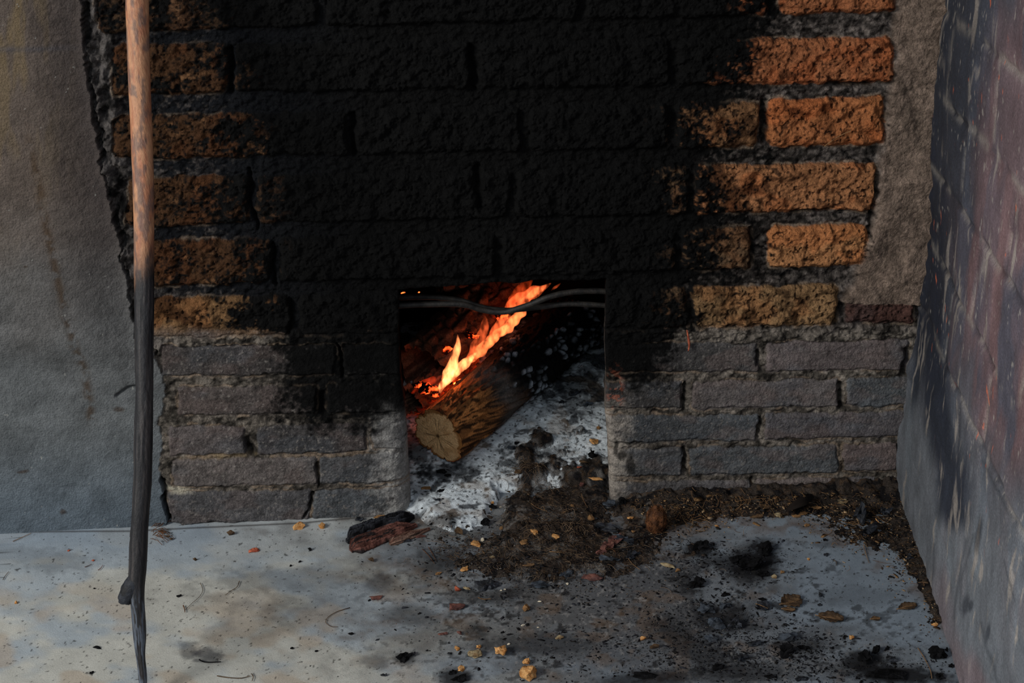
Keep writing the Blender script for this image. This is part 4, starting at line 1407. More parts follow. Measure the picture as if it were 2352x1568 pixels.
# name, px, py, w, h, material, label, category, yaw, thick
CH = [
    ('wood_chip', 688, 1213, 31, 24, M_CHIP, 'ochre three-cornered wood chip at the foot of the left brick pier', .3, .6),
    ('wood_chip', 739, 1212, 19, 24, M_CHIP, 'ochre wood chip at the pier foot, just right of the three-cornered one', -.6, .6),
    ('wood_chip', 1093, 1252, 27, 25, M_CHIP, 'bright squarish ochre wood chip just below the pale ash spill', .1, .5),
    ('wood_chip', 1066, 1306, 26, 19, M_CHIP, 'flat ochre wood chip below the squarish bright one', .2, .4),
    ('wood_chip', 1226, 1223, 19, 21, M_CHIP, 'ochre wood chip on the brown litter, left of its narrow upright neighbour', .5, .5),
    ('wood_chip', 1275, 1234, 17, 22, M_CHIP, 'narrow upright ochre wood chip in the middle of the brown litter', .9, .5),
    ('wood_chip', 1202, 1248, 22, 20, M_CHIPD, 'dull brown wood chip in the litter below and left of the ochre pair', .4, .5),
    ('wood_chip', 1151, 1214, 12, 11, M_CHIPD, 'small dull chip on the left edge of the brown litter', .4, .5),
    ('wood_chip', 1357, 1192, 22, 17, M_CHIPD, 'tan wood chip in the litter near the right jamb foot', .8, .5),
    ('wood_chip', 1314, 1163, 12, 12, M_CHIPD, 'small tan chip high in the brown litter', .1, .5),
    ('wood_chip', 1151, 1503, 36, 26, M_CHIP, 'large rugged ochre wood chip near the bottom edge, left of two others', .2, .7),
    ('wood_chip', 1093, 1506, 30, 27, M_CHIPG, 'greyish tan crumbly wood lump left of the large ochre chip', -.5, .6),
    ('wood_chip', 1209, 1525, 20, 16, M_CHIP, 'small ochre wood chip above the biggest chip at the bottom edge', .2, .7),
    ('wood_chip', 1213, 1553, 42, 36, M_CHIP, 'biggest ochre wood chip, cut by the bottom edge of the photo', .9, .7),
    ('wood_chip', 1061, 1539, 18, 14, M_CHIP, 'small ochre wood chip beside a black coal heap at the bottom', .6, .6),
    ('wood_chip', 1049, 1490, 11, 13, M_CHIP, 'tiny ochre chip left of the greyish tan lump', .6, .6),
    ('wood_chip', 1100, 1486, 12, 9, M_CHIP, 'tiny ochre chip above the greyish tan lump', .1, .6),
    ('wood_chip', 1284, 1465, 22, 12, M_CHIPG, 'flat tan wood chip alone on the sooty floor', .1, .5),
    ('wood_chip', 1207, 1401, 21, 21, M_CHIPD, 'olive brown wood lump on the sooty floor below the litter', .3, .8),
    ('wood_chip', 1131, 1153, 10, 9, M_CHIP, 'tiny ochre chip on the pale ash at its right edge', .3, .6),
    ('wood_chip', 978, 1123, 28, 12, M_CHIPD, 'flat ochre brown flake on the pale ash left of the log end', .2, .4),
    ('wood_chip', 872, 1188, 36, 10, M_CHIPD, 'thin ochre sliver behind the bark slab', .25, .4),
    ('wood_chip', 1071, 1354, 11, 17, M_CHIPG, 'tan sliver standing beside the red orange bit', 1.2, .6),
    ('wood_chip', 1008, 1318, 18, 9, M_CHIPD, 'rusty brown chip below left of the flat ochre chip', .3, .5),
    ('wood_chip', 1363, 1017, 28, 20, M_CHIP, 'ochre wood chip on the ash against the right jamb', .4, .6),
    ('wood_chip', 1371, 1084, 12, 34, M_CHIP, 'upright ochre splinter on the ash against the right jamb', 1.4, .7),
    ('wood_chip', 1330, 1073, 19, 10, M_ORED, 'rust coloured chip lying on the ash left of the upright splinter', .3, .5),
    ('wood_chip', 1376, 984, 16, 11, M_CHIPD, 'small brown chip highest on the ash by the right jamb', .3, .5),
    ('wood_chip', 1448, 1191, 20, 11, M_CHIP, 'ochre chip beside the fibrous brown husk', .2, .5),
    ('wood_chip', 1128, 1170, 8, 7, M_CHIPD, 'tiny tan chip where ash meets litter', .2, .5),
    ('wood_chip', 1955, 1466, 16, 12, M_CHIP, 'ochre chip alone on the grey floor at the right', .7, .7),
    ('wood_chip', 2147, 1436, 18, 9, M_CHIP, 'flat ochre chip at the foot of the right wall', .1, .5),
    ('wood_chip', 1477, 1468, 15, 10, M_CHIP, 'small ochre chip above a brown fibre tuft', .2, .6),
    ('wood_chip', 1534, 1299, 15, 32, M_CHIPG, 'tan forked wood chip right of the brown litter', 1.1, .4),
    ('wood_chip', 1556, 1311, 14, 10, M_CHIPD, 'small tan chip just below the forked one', .5, .5),
    ('wood_chip', 1645, 1209, 10, 11, M_CHIP, 'small ochre chip at the front of the soil along the wall', .5, .5),
    ('wood_chip', 1829, 1187, 26, 10, M_CHIPD, 'elongated tan chip on the soil along the wall', .1, .5),
    ('wood_chip', 1853, 1208, 17, 11, M_CHIPD, 'brown orange chip at the front edge of the wall soil', .2, .5),
    ('wood_chip', 2015, 1196, 5, 17, M_CHIP, 'thin ochre splinter standing right of the big charcoal piece', .2, .5),
    ('wood_chip', 1788, 1182, 20, 18, M_CHIPG, 'greyish curled flake on the soil along the wall', .4, .4),
    ('wood_chip', 1454, 1222, 10, 9, M_CHIPD, 'small tan crumb left of the husk foot', .4, .6),
    ('wood_chip', 1857, 1285, 8, 7, M_CHIP, 'tiny orange chip on the clean grey floor right of the soot heap', .4, .6),
    ('wood_chip', 1796, 1316, 14, 9, M_CHIPD, 'small tan chip below the soot heap', .4, .6),
    ('stone_chip', 583, 1265, 31, 16, M_ORED, 'flat reddish orange flake alone on the floor left of the bark slab', .3, .3),
    ('bark_flake', 862, 1375, 42, 15, M_RED, 'flat reddish bark flake below the bark slab', .1, .35),
    ('bark_flake', 1044, 1396, 52, 26, M_RED, 'glossy dark red bark flake with pointed ends', .15, .35),
    ('bark_flake', 966, 1232, 32, 16, M_RED, 'small dark red bark flake right of the bark slab', .1, .35),
    ('bark_flake', 936, 1242, 28, 17, M_COAL, 'black flake between the bark slab and the small red flake', .5, .35),
    ('bark_flake', 1022, 1455, 38, 10, M_RED, 'thin reddish bark strip, left of a smaller red bit', .2, .3),
    ('bark_flake', 1057, 1455, 15, 13, M_RED, 'small red bark bit right of the thin reddish strip', .5, .5),
    ('bark_flake', 1360, 1331, 62, 26, M_RED, 'reddish brown bark piece at the lower right of the litter', .2, .4),
    ('bark_flake', 1192, 1087, 26, 24, M_BROWN, 'brown bark piece at the upper left edge of the litter', .9, .4),
    ('bark_flake', 1060, 1222, 40, 26, M_BROWN, 'dark brown bark curl right below the ash spill', .9, .4),
    ('bark_flake', 1336, 1102, 18, 22, M_RED, 'reddish brown rounded bark bit near the right jamb', .9, .6),
    ('bark_flake', 1345, 1062, 14, 34, M_BROWN, 'dark upright bark sliver near the right jamb', 1.4, .5),
    ('bark_flake', 1503, 1486, 28, 13, M_BROWN, 'dark brown fibre tuft on the sooty floor at the lower middle', .1, .6),
    ('pebble', 1052, 1356, 18, 16, M_ORED, 'bright red orange bit above the glossy red flake', .1, .8),
    ('pebble', 37, 1385, 8, 8, M_CHIP, 'tiny orange pebble at the far left of the floor', .1, .9),
    ('pebble', 531, 1228, 22, 13, M_BROWN, 'brown seed pod near the foot of the left pier', .1, .8),
    ('pebble', 449, 1287, 11, 8, M_BROWN, 'small brown seed right of the stick', .1, .9),
    ('pebble', 852, 1290, 18, 12, M_BROWN, 'brown crumb just below the bark slab', .1, .8),
    ('pebble', 214, 1288, 8, 6, M_ORED, 'tiny red flake left of the stick', .1, .5),
    ('pebble', 158, 1265, 9, 6, M_ORED, 'tiny pale orange flake near the plaster foot', .1, .5),
    ('charcoal_crumb', 411, 1370, 13, 7, M_SOOTC, 'black charcoal crumb between the stick and the blue stain', .2, .7),
    ('charcoal_crumb', 217, 1352, 6, 4, M_SOOTC, 'tiny black crumb left of the stick knot', .2, .7),
    ('charcoal_crumb', 211, 1546, 10, 6, M_SOOTC, 'black crumb at the bottom left of the floor', .6, .7),
    ('charcoal_crumb', 711, 1264, 11, 9, M_SOOTC, 'round black crumb left of the bark slab', .6, .8),
    ('charcoal_crumb', 668, 1300, 8, 5, M_SOOTC, 'black crumb, left of a similar one below the bark slab', .6, .8),
    ('charcoal_crumb', 689, 1291, 9, 5, M_SOOTC, 'black crumb, right of a similar one below the bark slab', .6, .8),
    ('charcoal_crumb', 806, 1457, 14, 8, M_SOOTC, 'black crumb alone on the lower middle floor', .3, .6),
    ('charcoal_crumb', 671, 1490, 8, 6, M_SOOTC, 'left of two small round black crumbs on the lower floor', .3, .7),
    ('charcoal_crumb', 727, 1496, 8, 5, M_SOOTC, 'right of two small round black crumbs on the lower floor', .3, .7),
    ('charcoal_crumb', 225, 1488, 22, 8, M_SOOTC, 'thin black charred scrap left of the stick tip', -.3, .4),
    ('charcoal', 1975, 1192, 52, 40, M_COAL, 'split blue-black charcoal chunk, the upper piece in the right corner', 1.2, .9),
    ('charcoal', 1992, 1226, 52, 34, M_COAL, 'blue-black charcoal chunk, the lower piece in the right corner', .4, .9),
    ('charcoal', 2031, 1180, 34, 20, M_COAL, 'smaller charcoal lump right of the big split one', .2, .8),
    ('charcoal', 2088, 1284, 18, 16, M_COAL, 'small charcoal bit with a pale glint at the right wall foot', .5, .8),
    ('charcoal', 1803, 1505, 36, 26, M_SOOTC, 'matt black coal on the floor at the lower right', .5, .8),
    ('charcoal', 1987, 1517, 28, 34, M_SOOTC, 'upright black coal at the bottom right, left of its cluster', .2, .8),
    ('charcoal', 2014, 1496, 24, 19, M_SOOTC, 'black coal crowning the bottom right cluster', .6, .8),
    ('charcoal', 2038, 1492, 12, 9, M_SOOTC, 'small coal right of the one crowning the cluster', .6, .8),
    ('charcoal', 2151, 1509, 40, 26, M_SOOTC, 'large black coal at the foot of the right wall', -.4, .8),
    ('charcoal', 2174, 1494, 9, 7, M_SOOTC, 'tiny black coal above the one at the right wall foot', .1, .8),
    ('charcoal', 2184, 1531, 13, 9, M_SOOTC, 'small black coal below the one at the right wall foot', .1, .8),
    ('charcoal', 2040, 1552, 90, 26, M_SOOTC, 'long black coal mass at the bottom edge on the right', .05, .5),
    ('charcoal', 2045, 1517, 30, 14, M_COAL, 'grey-black coal flake inside the bottom right cluster', .1, .6),
    ('charcoal', 2160, 1556, 20, 12, M_SOOTC, 'coal at the bottom edge next to the right wall', .4, .6),
    ('charcoal', 1896, 1242, 13, 8, M_SOOTC, 'small black coal at the front of the wall soil', .2, .7),
    ('charcoal', 1898, 1275, 14, 9, M_COAL, 'grey coal flake on the clean floor right of the soot heap', .2, .5),
    ('charcoal', 1667, 1367, 22, 11, M_SOOTC, 'black coal flake below the soot heap', .1, .6),
    ('charcoal', 1750, 1378, 22, 9, M_SOOTC, 'dark flake left of the larger brown leaf', .2, .4),
    ('charcoal', 1884, 1368, 10, 12, M_COAL, 'small pointed coal right of the brown leaves', .2, .7),
    ('charcoal', 1882, 1390, 13, 6, M_COAL, 'small flat coal under the pointed one', .2, .5),
    ('charcoal', 1606, 1258, 42, 25, M_SOOTC, 'black flaky coal left of the soot heap', .1, .6),
    ('charcoal', 1720, 1305, 62, 34, M_SOOTC, 'main black coal of the soot heap', .3, .6),
    ('charcoal', 1757, 1268, 42, 34, M_SOOTC, 'upper right coal of the soot heap', .9, .6),
    ('charcoal', 1690, 1290, 34, 22, M_SOOTC, 'left coal of the soot heap', .2, .6),
    ('charcoal', 1752, 1322, 34, 18, M_SOOTC, 'lowest coal of the soot heap', .2, .6),
    ('charcoal', 1600, 1345, 44, 26, M_SOOTC, 'black coal lying between the soot heap and the litter', .5, .6),
    ('charcoal', 1618, 1405, 40, 24, M_SLATE, 'grey charred flake in the middle right soot field', .4, .5),
    ('charcoal', 1645, 1432, 48, 26, M_SLATE, 'largest grey charred flake of the right soot field', .1, .5),
    ('charcoal', 1690, 1440, 36, 24, M_COAL, 'black coal right of the largest grey flake', .7, .6),
    ('charcoal', 1632, 1468, 20, 26, M_SLATE, 'upright grey flake under the largest grey flake', 1.2, .5),
    ('charcoal', 1665, 1392, 34, 18, M_SLATE, 'grey flake at the top of the right soot field', .3, .5),
    ('charcoal', 1730, 1480, 30, 17, M_COAL, 'coal at the lower right of the soot field', .3, .5),
    ('charcoal', 1815, 1465, 48, 24, M_SLATE, 'grey-blue charred flake near the lower matt coal', .1, .5),
    ('charcoal', 1846, 1488, 30, 14, M_SOOTC, 'thin black flake right of the matt coal', -.2, .5),
    ('charcoal', 1700, 1515, 40, 18, M_COAL, 'coal flake under the right soot field', .3, .5),
    ('charcoal', 1650, 1535, 30, 16, M_SOOTC, 'black flake near the bottom, under the soot field', .3, .5),
    ('charcoal', 1480, 1552, 60, 16, M_SOOTC, 'long black streak of coal at the bottom middle', -.15, .4),
    ('charcoal', 1770, 1555, 30, 12, M_SOOTC, 'coal flake at the bottom edge below the matt coal', .1, .5),
    ('charcoal', 1840, 1560, 40, 12, M_COAL, 'flat coal flake at the bottom edge right of centre', .1, .5),
    ('charcoal', 1120, 1345, 60, 30, M_COAL, 'broad dark charred flake below the ash streak', .2, .35),
    ('charcoal', 1300, 1320, 44, 18, M_SLATE, 'bluish charred sliver in the lower litter', .6, .4),
    ('charcoal', 1240, 1345, 40, 30, M_SLATE, 'bluish charred flake under the litter', 1.0, .3),
    ('charcoal', 1400, 1160, 48, 20, M_SLATE, 'blue-grey charred flake at the foot of the right jamb', .1, .4),
    ('charcoal', 1392, 1215, 34, 50, M_COAL, 'dark charred slab piece left of the husk', 1.3, .4),
    ('charcoal', 1360, 1048, 26, 22, M_SOOTC, 'black coal on the ash beside the right jamb', .4, .7),
    ('charcoal', 1432, 1160, 32, 24, M_SOOTC, 'black coal against the right pier foot', .4, .6),
    ('charcoal', 1112, 1200, 24, 20, M_SOOTC, 'black coal at the right edge of the ash spill', .4, .7),
    ('charcoal', 1130, 1165, 12, 26, M_SOOTC, 'upright black coal along the ash edge', 1.4, .7),
    ('charcoal', 1016, 1086, 34, 16, M_SOOTC, 'black coal under the sawn log end', .2, .6),
    ('charcoal', 1028, 1093, 20, 9, M_SOOTC, 'small black coal lying on ash in front of the log end', .2, .5),
    ('charcoal', 1013, 1127, 26, 8, M_SOOTC, 'thin black sliver on the pale ash', .5, .4),
    ('charcoal', 1006, 1148, 20, 9, M_COAL, 'dark flake on the pale ash under the thin sliver', -.3, .4),
    ('charcoal', 1176, 1030, 26, 18, M_SLATE, 'blue-black flake on the ash right of the log end', .8, .4),
    ('charcoal', 1188, 1018, 20, 8, M_SOOTC, 'black sliver on the ash right of the log', .6, .4),
    ('charcoal', 826, 1194, 28, 12, M_COAL, 'blue-black coal at the pier foot behind the bark slab', .2, .6),
    ('charcoal', 928, 1512, 34, 22, M_SOOTC, 'black crumbly coal on the bottom floor left of the ochre chips', .6, .6),
    ('charcoal', 950, 1503, 13, 9, M_COAL, 'small bluish coal beside the crumbly one', .6, .6),
    ('charcoal', 882, 1552, 14, 8, M_COAL, 'small bluish coal at the bottom edge', .3, .6),
    ('charcoal', 1052, 1562, 34, 18, M_SOOTC, 'black coal at the bottom edge below the small ochre chip', .3, .6),
    ('charcoal', 1040, 1545, 18, 10, M_SOOTC, 'small coal left of the small ochre chip at the bottom', .3, .6),
    ('charcoal', 1320, 905, 34, 18, M_COAL, 'dark coal on the ash deep right of the log', .2, .6),
    ('charcoal', 1290, 925, 26, 12, M_COAL, 'dark flake on the ash below the deep coal', .6, .5),
    ('charcoal', 1350, 930, 26, 14, M_SLATE, 'grey flake on the ash near the right jamb', .1, .5),
]
cats = {'wood_chip': ('chip', 'ochre and tan wood chips'), 'stone_chip': ('flake', None), 'bark_flake': ('bark', 'loose bark flakes'),
        'pebble': ('crumb', 'crumbs and seeds on the floor'), 'charcoal_crumb': ('crumb', 'black crumbs on the clean floor'),
        'charcoal': ('charcoal', 'charcoal pieces on and around the hearth')}
for (nm, px, py, w_, h_, m_, lab, yaw, thk) in CH:
    ct, gp = cats[nm]
    flat = nm in ('bark_flake',)
    chip(nm, px, py, w_, h_, m_, lab, ct, gp, yaw, thk, n=11 if flat else 17, sub=2, rough=.17 if nm != 'charcoal' else .42, sink=.38)

# pale grains
for px, py, w_, h_, lab in [(1239, 1382, 12, 6, 'white grain below the litter, the largest pale grain'), (1202, 1437, 12, 6, 'white grain left of a smaller one on the sooty floor'),
                            (1235, 1441, 8, 4, 'small white grain right of a larger one'), (1168, 1480, 9, 5, 'white grain above the large ochre chip'),
                            (1148, 1165, 13, 5, 'white grain at the right edge of the ash'), (1151, 1357, 8, 5, 'white grain, left of a close pair under the broad dark flake'),
                            (1159, 1355, 6, 6, 'white grain, right of a close pair under the broad dark flake'), (1303, 1342, 9, 7, 'white grain in the lower litter'),
                            (1130, 1280, 16, 8, 'pale blue-white flake in the ash streak'), (1108, 1241, 11, 14, 'pale grey flake right of the squarish ochre chip'),
                            (1778, 1327, 16, 12, 'white triangular flake under the soot heap'), (1682, 1187, 7, 7, 'white speck on the wall soil')]:
    chip('pale_grain', px, py, w_, h_, M_WHITE if w_ < 14 else M_CHIPG, lab, 'grain', 'pale grains among the soot', random.uniform(-.4, .4), .6, 12, 1, .1)


# dry leaves: thin curled blades of real thickness, with a midrib
def leaf(px, py, wpx, hpx, mat, yaw, label, curl=.25):
    sx, sy = mm(wpx) / 2, mm(hpx) * 1.5 / 2
    na, nb = 19, 13
    bm = bmesh.new()
    lay = []
    for zz in (0, 1):
        g = []
        for a in range(na):
            t = a / (na - 1)
            wdt = (math.sin(math.pi * min(1, t * .94 + .03)) ** .7) * (1 + .12 * math.sin(t * 31 + px))
            rowp = []
            for b in range(nb):
                s = b / (nb - 1) * 2 - 1
                x = (t * 2 - 1) * sx
                y = s * wdt * sy
                z = curl * sy * (abs(s) ** 1.6) + .3 * curl * sx * math.sin(t * 5 + px) * .5 + .06 * sy * math.sin(s * 9 + t * 12)
                rowp.append(bm.verts.new((x, y, z + (.0007 if zz else 0))))
            g.append(rowp)
        lay.append(g)
    for zz, g in enumerate(lay):
        for a in range(na - 1):
            for b in range(nb - 1):
                f = [g[a][b], g[a + 1][b], g[a + 1][b + 1], g[a][b + 1]]
                bm.faces.new(f if zz else f[::-1])
    lo, hi = lay
    for a in range(na - 1):
        for b in (0, nb - 1):
            bm.faces.new([lo[a][b], lo[a + 1][b], hi[a + 1][b], hi[a][b]])
    for b in range(nb - 1):
        for a in (0, na - 1):
            bm.faces.new([lo[a][b], lo[a][b + 1], hi[a][b + 1], hi[a][b]])
    bmesh.ops.recalc_face_normals(bm, faces=bm.faces)
    root = bpy.data.objects.new('dry_leaf', None)
    COL.objects.link(root)
    bm_obj('blade', bm, mat, root, True)
    rib = np.array([[(-1.25 + 2.25 * t) * sx, 0, .0012 + .15 * curl * sx * math.sin(max(0, t * 1.1 - .1) * 5 + px)] for t in np.linspace(0, 1, 14)])
    tube_obj('midrib', rib, np.linspace(.0009, .0004, 14), M_STRAW, 6, root)
    put(root, px, py, .0015, yaw)
    tag(root, label, 'leaf', 'dry brown leaves')


for a_ in [(1908, 1421, 52, 24, M_BROWN, -.35, 'dry brown leaf with a pointed tip on the grey floor at the right'),
           (1818, 1384, 48, 30, M_BROWN, .35, 'larger dull brown leaf above left of the pointed one'),
           (2011, 1423, 20, 10, M_BROWN, .1, 'small dark leaf curl right of the pointed leaf'),
           (1753, 1395, 28, 24, M_COAL, -.6, 'blackened leaf left of the larger dull brown one'),
           (1936, 1154, 26, 14, M_CHIPG, .5, 'pale yellowish triangular leaf on the soil against the wall'),
           (1847, 1168, 26, 10, M_CHIPD, .5, 'thin tan leaf on the soil against the wall'),
           (1876, 1168, 22, 10, M_CHIPD, -.2, 'tan leaf right of the thin one on the wall soil'),
           (1760, 1160, 26, 18, M_BROWN, .9, 'brown leaf standing at the wall foot right of the joint'),
           (1740, 1188, 30, 14, M_BROWN, .2, 'brown leaf lying at the front of the wall soil'),
           (1812, 1402, 26, 12, M_BROWN, -.2, 'brown leaf scrap under the larger dull leaf'),
           (1216, 1300, 24, 10, M_BROWN, .1, 'grey brown leaf scrap in the lower litter'),
           (2085, 1395, 44, 16, M_BROWN, .3, 'mossy brown leaf scrap near the right wall foot')]:
    leaf(*a_)

# slate-coloured curled sheet with rust
sheet = bpy.data.objects.new('charred_bark_sheet', None)
COL.objects.link(sheet)
u_, w_, z_ = gz(1425, 1262)
sheet.location = P3(u_, w_, z_)
tag(sheet, 'crumpled blue-grey charred bark sheet with rusty patches, at the right of the litter', 'bark')
for k, (px, py, sx, sy, sz, yaw, mt, nm) in enumerate([(1410, 1250, 62, 26, 14, .5, M_RED, 'rusty_layer'), (1435, 1240, 50, 22, 16, -.6, M_SLATE, 'grey_layer'),
                                                       (1405, 1285, 60, 18, 12, -.35, M_SLATE, 'grey_layer'), (1450, 1275, 46, 18, 12, .8, M_COAL, 'black_layer'),
                                                       (1382, 1268, 30, 16, 12, .2, M_RED, 'rusty_layer')]):
    bm = hull(400 + k, mm(sx), mm(sy) * 1.4, mm(sz), 12, .7, 3)
    o = bm_obj(nm, bm, mt, sheet)
    u2, w2, z2 = gz(px, py)
    o.location = P3(u2, w2, z2 + .004) - np.array(sheet.location)
    o.rotation_euler = (random.uniform(-.3, .3), random.uniform(-.3, .3), yaw)

# fibrous husk
husk = bpy.data.objects.new('coir_husk', None)
COL.objects.link(husk)
u_, w_, z_ = gz(1506, 1215)
husk.location = P3(u_, w_, z_)
tag(husk, 'upright ball of matted reddish brown fibre against the right brick pier', 'husk')
bm = bmesh.new()
bmesh.ops.create_icosphere(bm, subdivisions=4, radius=1)
for v in bm.verts:
    q = v.co.copy()
    k = 1 + .25 * mnoise.noise(q * 2.2) + .1 * mnoise.noise(q * 6)
    v.co = Vector((q.x * .021 * k, q.y * .019 * k, q.z * .033 * k + .024))
bm_obj('husk_core', bm, M_FIBRE, husk, True)


def merge_tubes(name, tubes, mat, ns=4, parent=None, kind=None, col=None):
    VV, FF_, CC = [], [], []
    base = 0
    for j, (P, R) in enumerate(tubes):
        V, f, cap = tube_np(P, R, ns)
        V = V[:-2]
        VV.append(V)
        FF_.append(f + base)
        base += len(V)
        if col is not None:
            CC.append(np.repeat(np.array([col[j]]), len(V), 0))
    o = raw_mesh(name, np.concatenate(VV), np.concatenate(FF_), mat, np.concatenate(CC) if CC else None, parent=parent)
    return o


rs = np.random.RandomState(3)
tb_ = []
for k in range(420):
    th = rs.uniform(0, 2 * np.pi)
    ph = np.arccos(rs.uniform(-.7, 1))
    c_ = np.array([np.sin(ph) * np.cos(th) * .022, np.sin(ph) * np.sin(th) * .020, np.cos(ph) * .034 + .024])
    t_ = np.array([-np.sin(th), np.cos(th), 0]) * rs.normal(0, .5) + np.array([rs.normal(0, .2), rs.normal(0, .2), rs.normal(0, 1)])
    t_ /= np.linalg.norm(t_)
    L_ = rs.uniform(.008, .02)
    P = np.array([c_ * (1 - .10 * (s * 2 - 1) ** 2) * rs.uniform(.97, 1.03) + t_ * L_ * (s - .5) + (s - .5) ** 2 * rs.normal(0, .006, 3) for s in np.linspace(0, 1, 5)])
    tb_.append((P, np.full(5, .00035)))
fo = merge_tubes('fibre', tb_, M_FIBRE, parent=husk)
fo['kind'] = 'stuff'


# twigs and needles the photo shows singly
def twig(pts, r, mat, label, name='twig', cat='twig', lift=.0015, group=None):
    P = []
    for px, py in pts:
        u, w, z = gz(px, py)
        P.append(P3(u, w, z + lift + r))
    P = smooth_path(P, 24)
    o = tube_obj(name, P, np.linspace(r, r * .6, 24), mat, 6)
    tag(o, label, cat, group)
    return o


TG = 'thin twigs and stems on the floor'
for pts, r, m_, lab in [([(804, 1397), (775, 1406), (755, 1418), (748, 1430), (760, 1440), (776, 1441)], .0007, M_BROWN, 'hooked thin stem on the pale floor below the bark slab'),
                        ([(499, 1554), (525, 1558), (555, 1559), (575, 1554)], .0010, M_BROWN, 'wavy thin stem at the bottom edge'),
                        ([(578, 1549), (582, 1556), (579, 1566)], .0009, M_BROWN, 'short hooked stem right of the wavy one'),
                        ([(458, 1517), (468, 1522), (485, 1523), (508, 1522)], .0013, M_SOOTC, 'dark twig under the blue-grey stain'),
                        ([(550, 1336), (545, 1349), (532, 1358), (518, 1368)], .0008, M_BROWN, 'thin bent straw in the middle left floor'),
                        ([(460, 1340), (466, 1356), (458, 1372), (440, 1388), (424, 1404)], .0006, M_BROWN, 'long hair-thin fibre right of the stick knot'),
                        ([(421, 1392), (424, 1400), (425, 1408)], .0011, M_FIBRE, 'short brown twig beside the hair-thin fibre'),
                        ([(195, 1304), (203, 1301), (211, 1297)], .0008, M_RED, 'red brown twig, left of a similar one by the stick'),
                        ([(226, 1311), (233, 1305), (236, 1299)], .0008, M_RED, 'red brown twig, right of a similar one by the stick'),
                        ([(7, 1333), (14, 1322), (21, 1314)], .0007, M_BROWN, 'thin twig at the far left of the floor'),
                        ([(30, 1245), (50, 1236), (72, 1226)], .0008, M_STRAW, 'pale needle at the foot of the plaster'),
                        ([(2108, 1490), (2122, 1512), (2136, 1540), (2140, 1560)], .0010, M_STRAW, 'long pale needle at the foot of the right wall'),
                        ([(1983, 1252), (1990, 1278), (1996, 1294)], .0008, M_STRAW, 'thin pale stem below the corner charcoal'),
                        ([(1915, 1288), (1921, 1293), (1920, 1301)], .0008, M_BROWN, 'tiny curved stem on the clean grey floor'),
                        ([(1440, 1280), (1452, 1296), (1470, 1310)], .0009, M_STRAW, 'needle below the charred bark sheet'),
                        ([(1385, 1275), (1400, 1262), (1412, 1268), (1415, 1280)], .0008, M_FIBRE, 'curled fibre on the charred bark sheet'),
                        ([(1220, 1158), (1235, 1168), (1256, 1175)], .0009, M_STRAW, 'needle in the upper litter'),
                        ([(970, 1262), (985, 1278), (998, 1296)], .0008, M_FIBRE, 'left of two crossing needles right of the bark slab'),
                        ([(984, 1258), (995, 1276), (1002, 1290)], .0008, M_FIBRE, 'right of two crossing needles right of the bark slab'),
                        ([(1262, 1268), (1285, 1270), (1302, 1269)], .0009, M_STRAW, 'level needle in the lower litter'),
                        ([(1098, 1374), (1110, 1378), (1128, 1377)], .0010, M_CHIPD, 'tan straw on the floor under the broad dark flake'),
                        ([(1335, 1135), (1340, 1150), (1350, 1168)], .0009, M_STRAW, 'needle high in the litter near the right jamb'),
                        ([(1578, 1188), (1600, 1198), (1620, 1196), (1612, 1186), (1590, 1186)], .0008, M_STRAW, 'looped straw on the soil right of the husk'),
                        ([(1690, 1152), (1720, 1148), (1760, 1146)], .0010, M_STRAW, 'long straw leaning along the wall foot'),
                        ([(1665, 1178), (1690, 1170), (1715, 1152)], .0009, M_STRAW, 'straw crossing the wall soil')]:
    twig(pts, r, m_, lab, group=TG)
for (x, y), (x2, y2), lab in [((1488, 1172), (1492, 1136), 'pale needle standing against the right brick pier'), ((1976, 1146), (1980, 1122), 'short needle standing at the wall foot in the right corner')]:
    p0_ = on_wall(np.array(float(x)), np.array(float(y)), .03)
    p1_ = on_wall(np.array(float(x2)), np.array(float(y2)), .018)
    o = tube_obj('dry_needle', smooth_path([p0_, (p0_ + p1_) / 2 + E * .002, p1_], 14), np.full(14, .0009), M_STRAW, 6)
    tag(o, lab, 'needle', 'needles standing at the wall foot')

# little clump of brown stems right of the stick
clump = bpy.data.objects.new('seed_sprig', None)
COL.objects.link(clump)
u_, w_, z_ = gz(380, 1232)
clump.location = P3(u_, w_, z_)
tag(clump, 'small dried brown sprig of stems and seeds at the wall foot right of the stick', 'sprig')
tb_ = []
for k in range(22):
    a0 = np.array([rs.uniform(345, 372), rs.uniform(1208, 1240)])
    a1 = a0 + np.array([rs.uniform(15, 34), rs.uniform(-14, 16)])
    Ps = []
    for s in np.linspace(0, 1, 6):
        q = a0 * (1 - s) + a1 * s + rs.normal(0, 1.0, 2)
        uu, ww_, zz = gz(q[0], q[1])
        Ps.append(P3(uu, ww_, zz + .002 + .006 * math.sin(s * 3.1)) - np.array(clump.location))
    tb_.append((np.array(Ps), np.full(6, .0006)))
merge_tubes('stem', tb_, M_FIBRE, 5, clump)
for k, (px, py) in enumerate([(394, 1240), (386, 1234), (371, 1222)]):
    bm = hull(500 + k, .009, .007, .006, 14, .2, 2)
    o = bm_obj('seed', bm, M_BROWN, clump)
    u2, w2, z2 = gz(px, py)
    o.location = P3(u2, w2, z2 + .003) - np.array(clump.location)

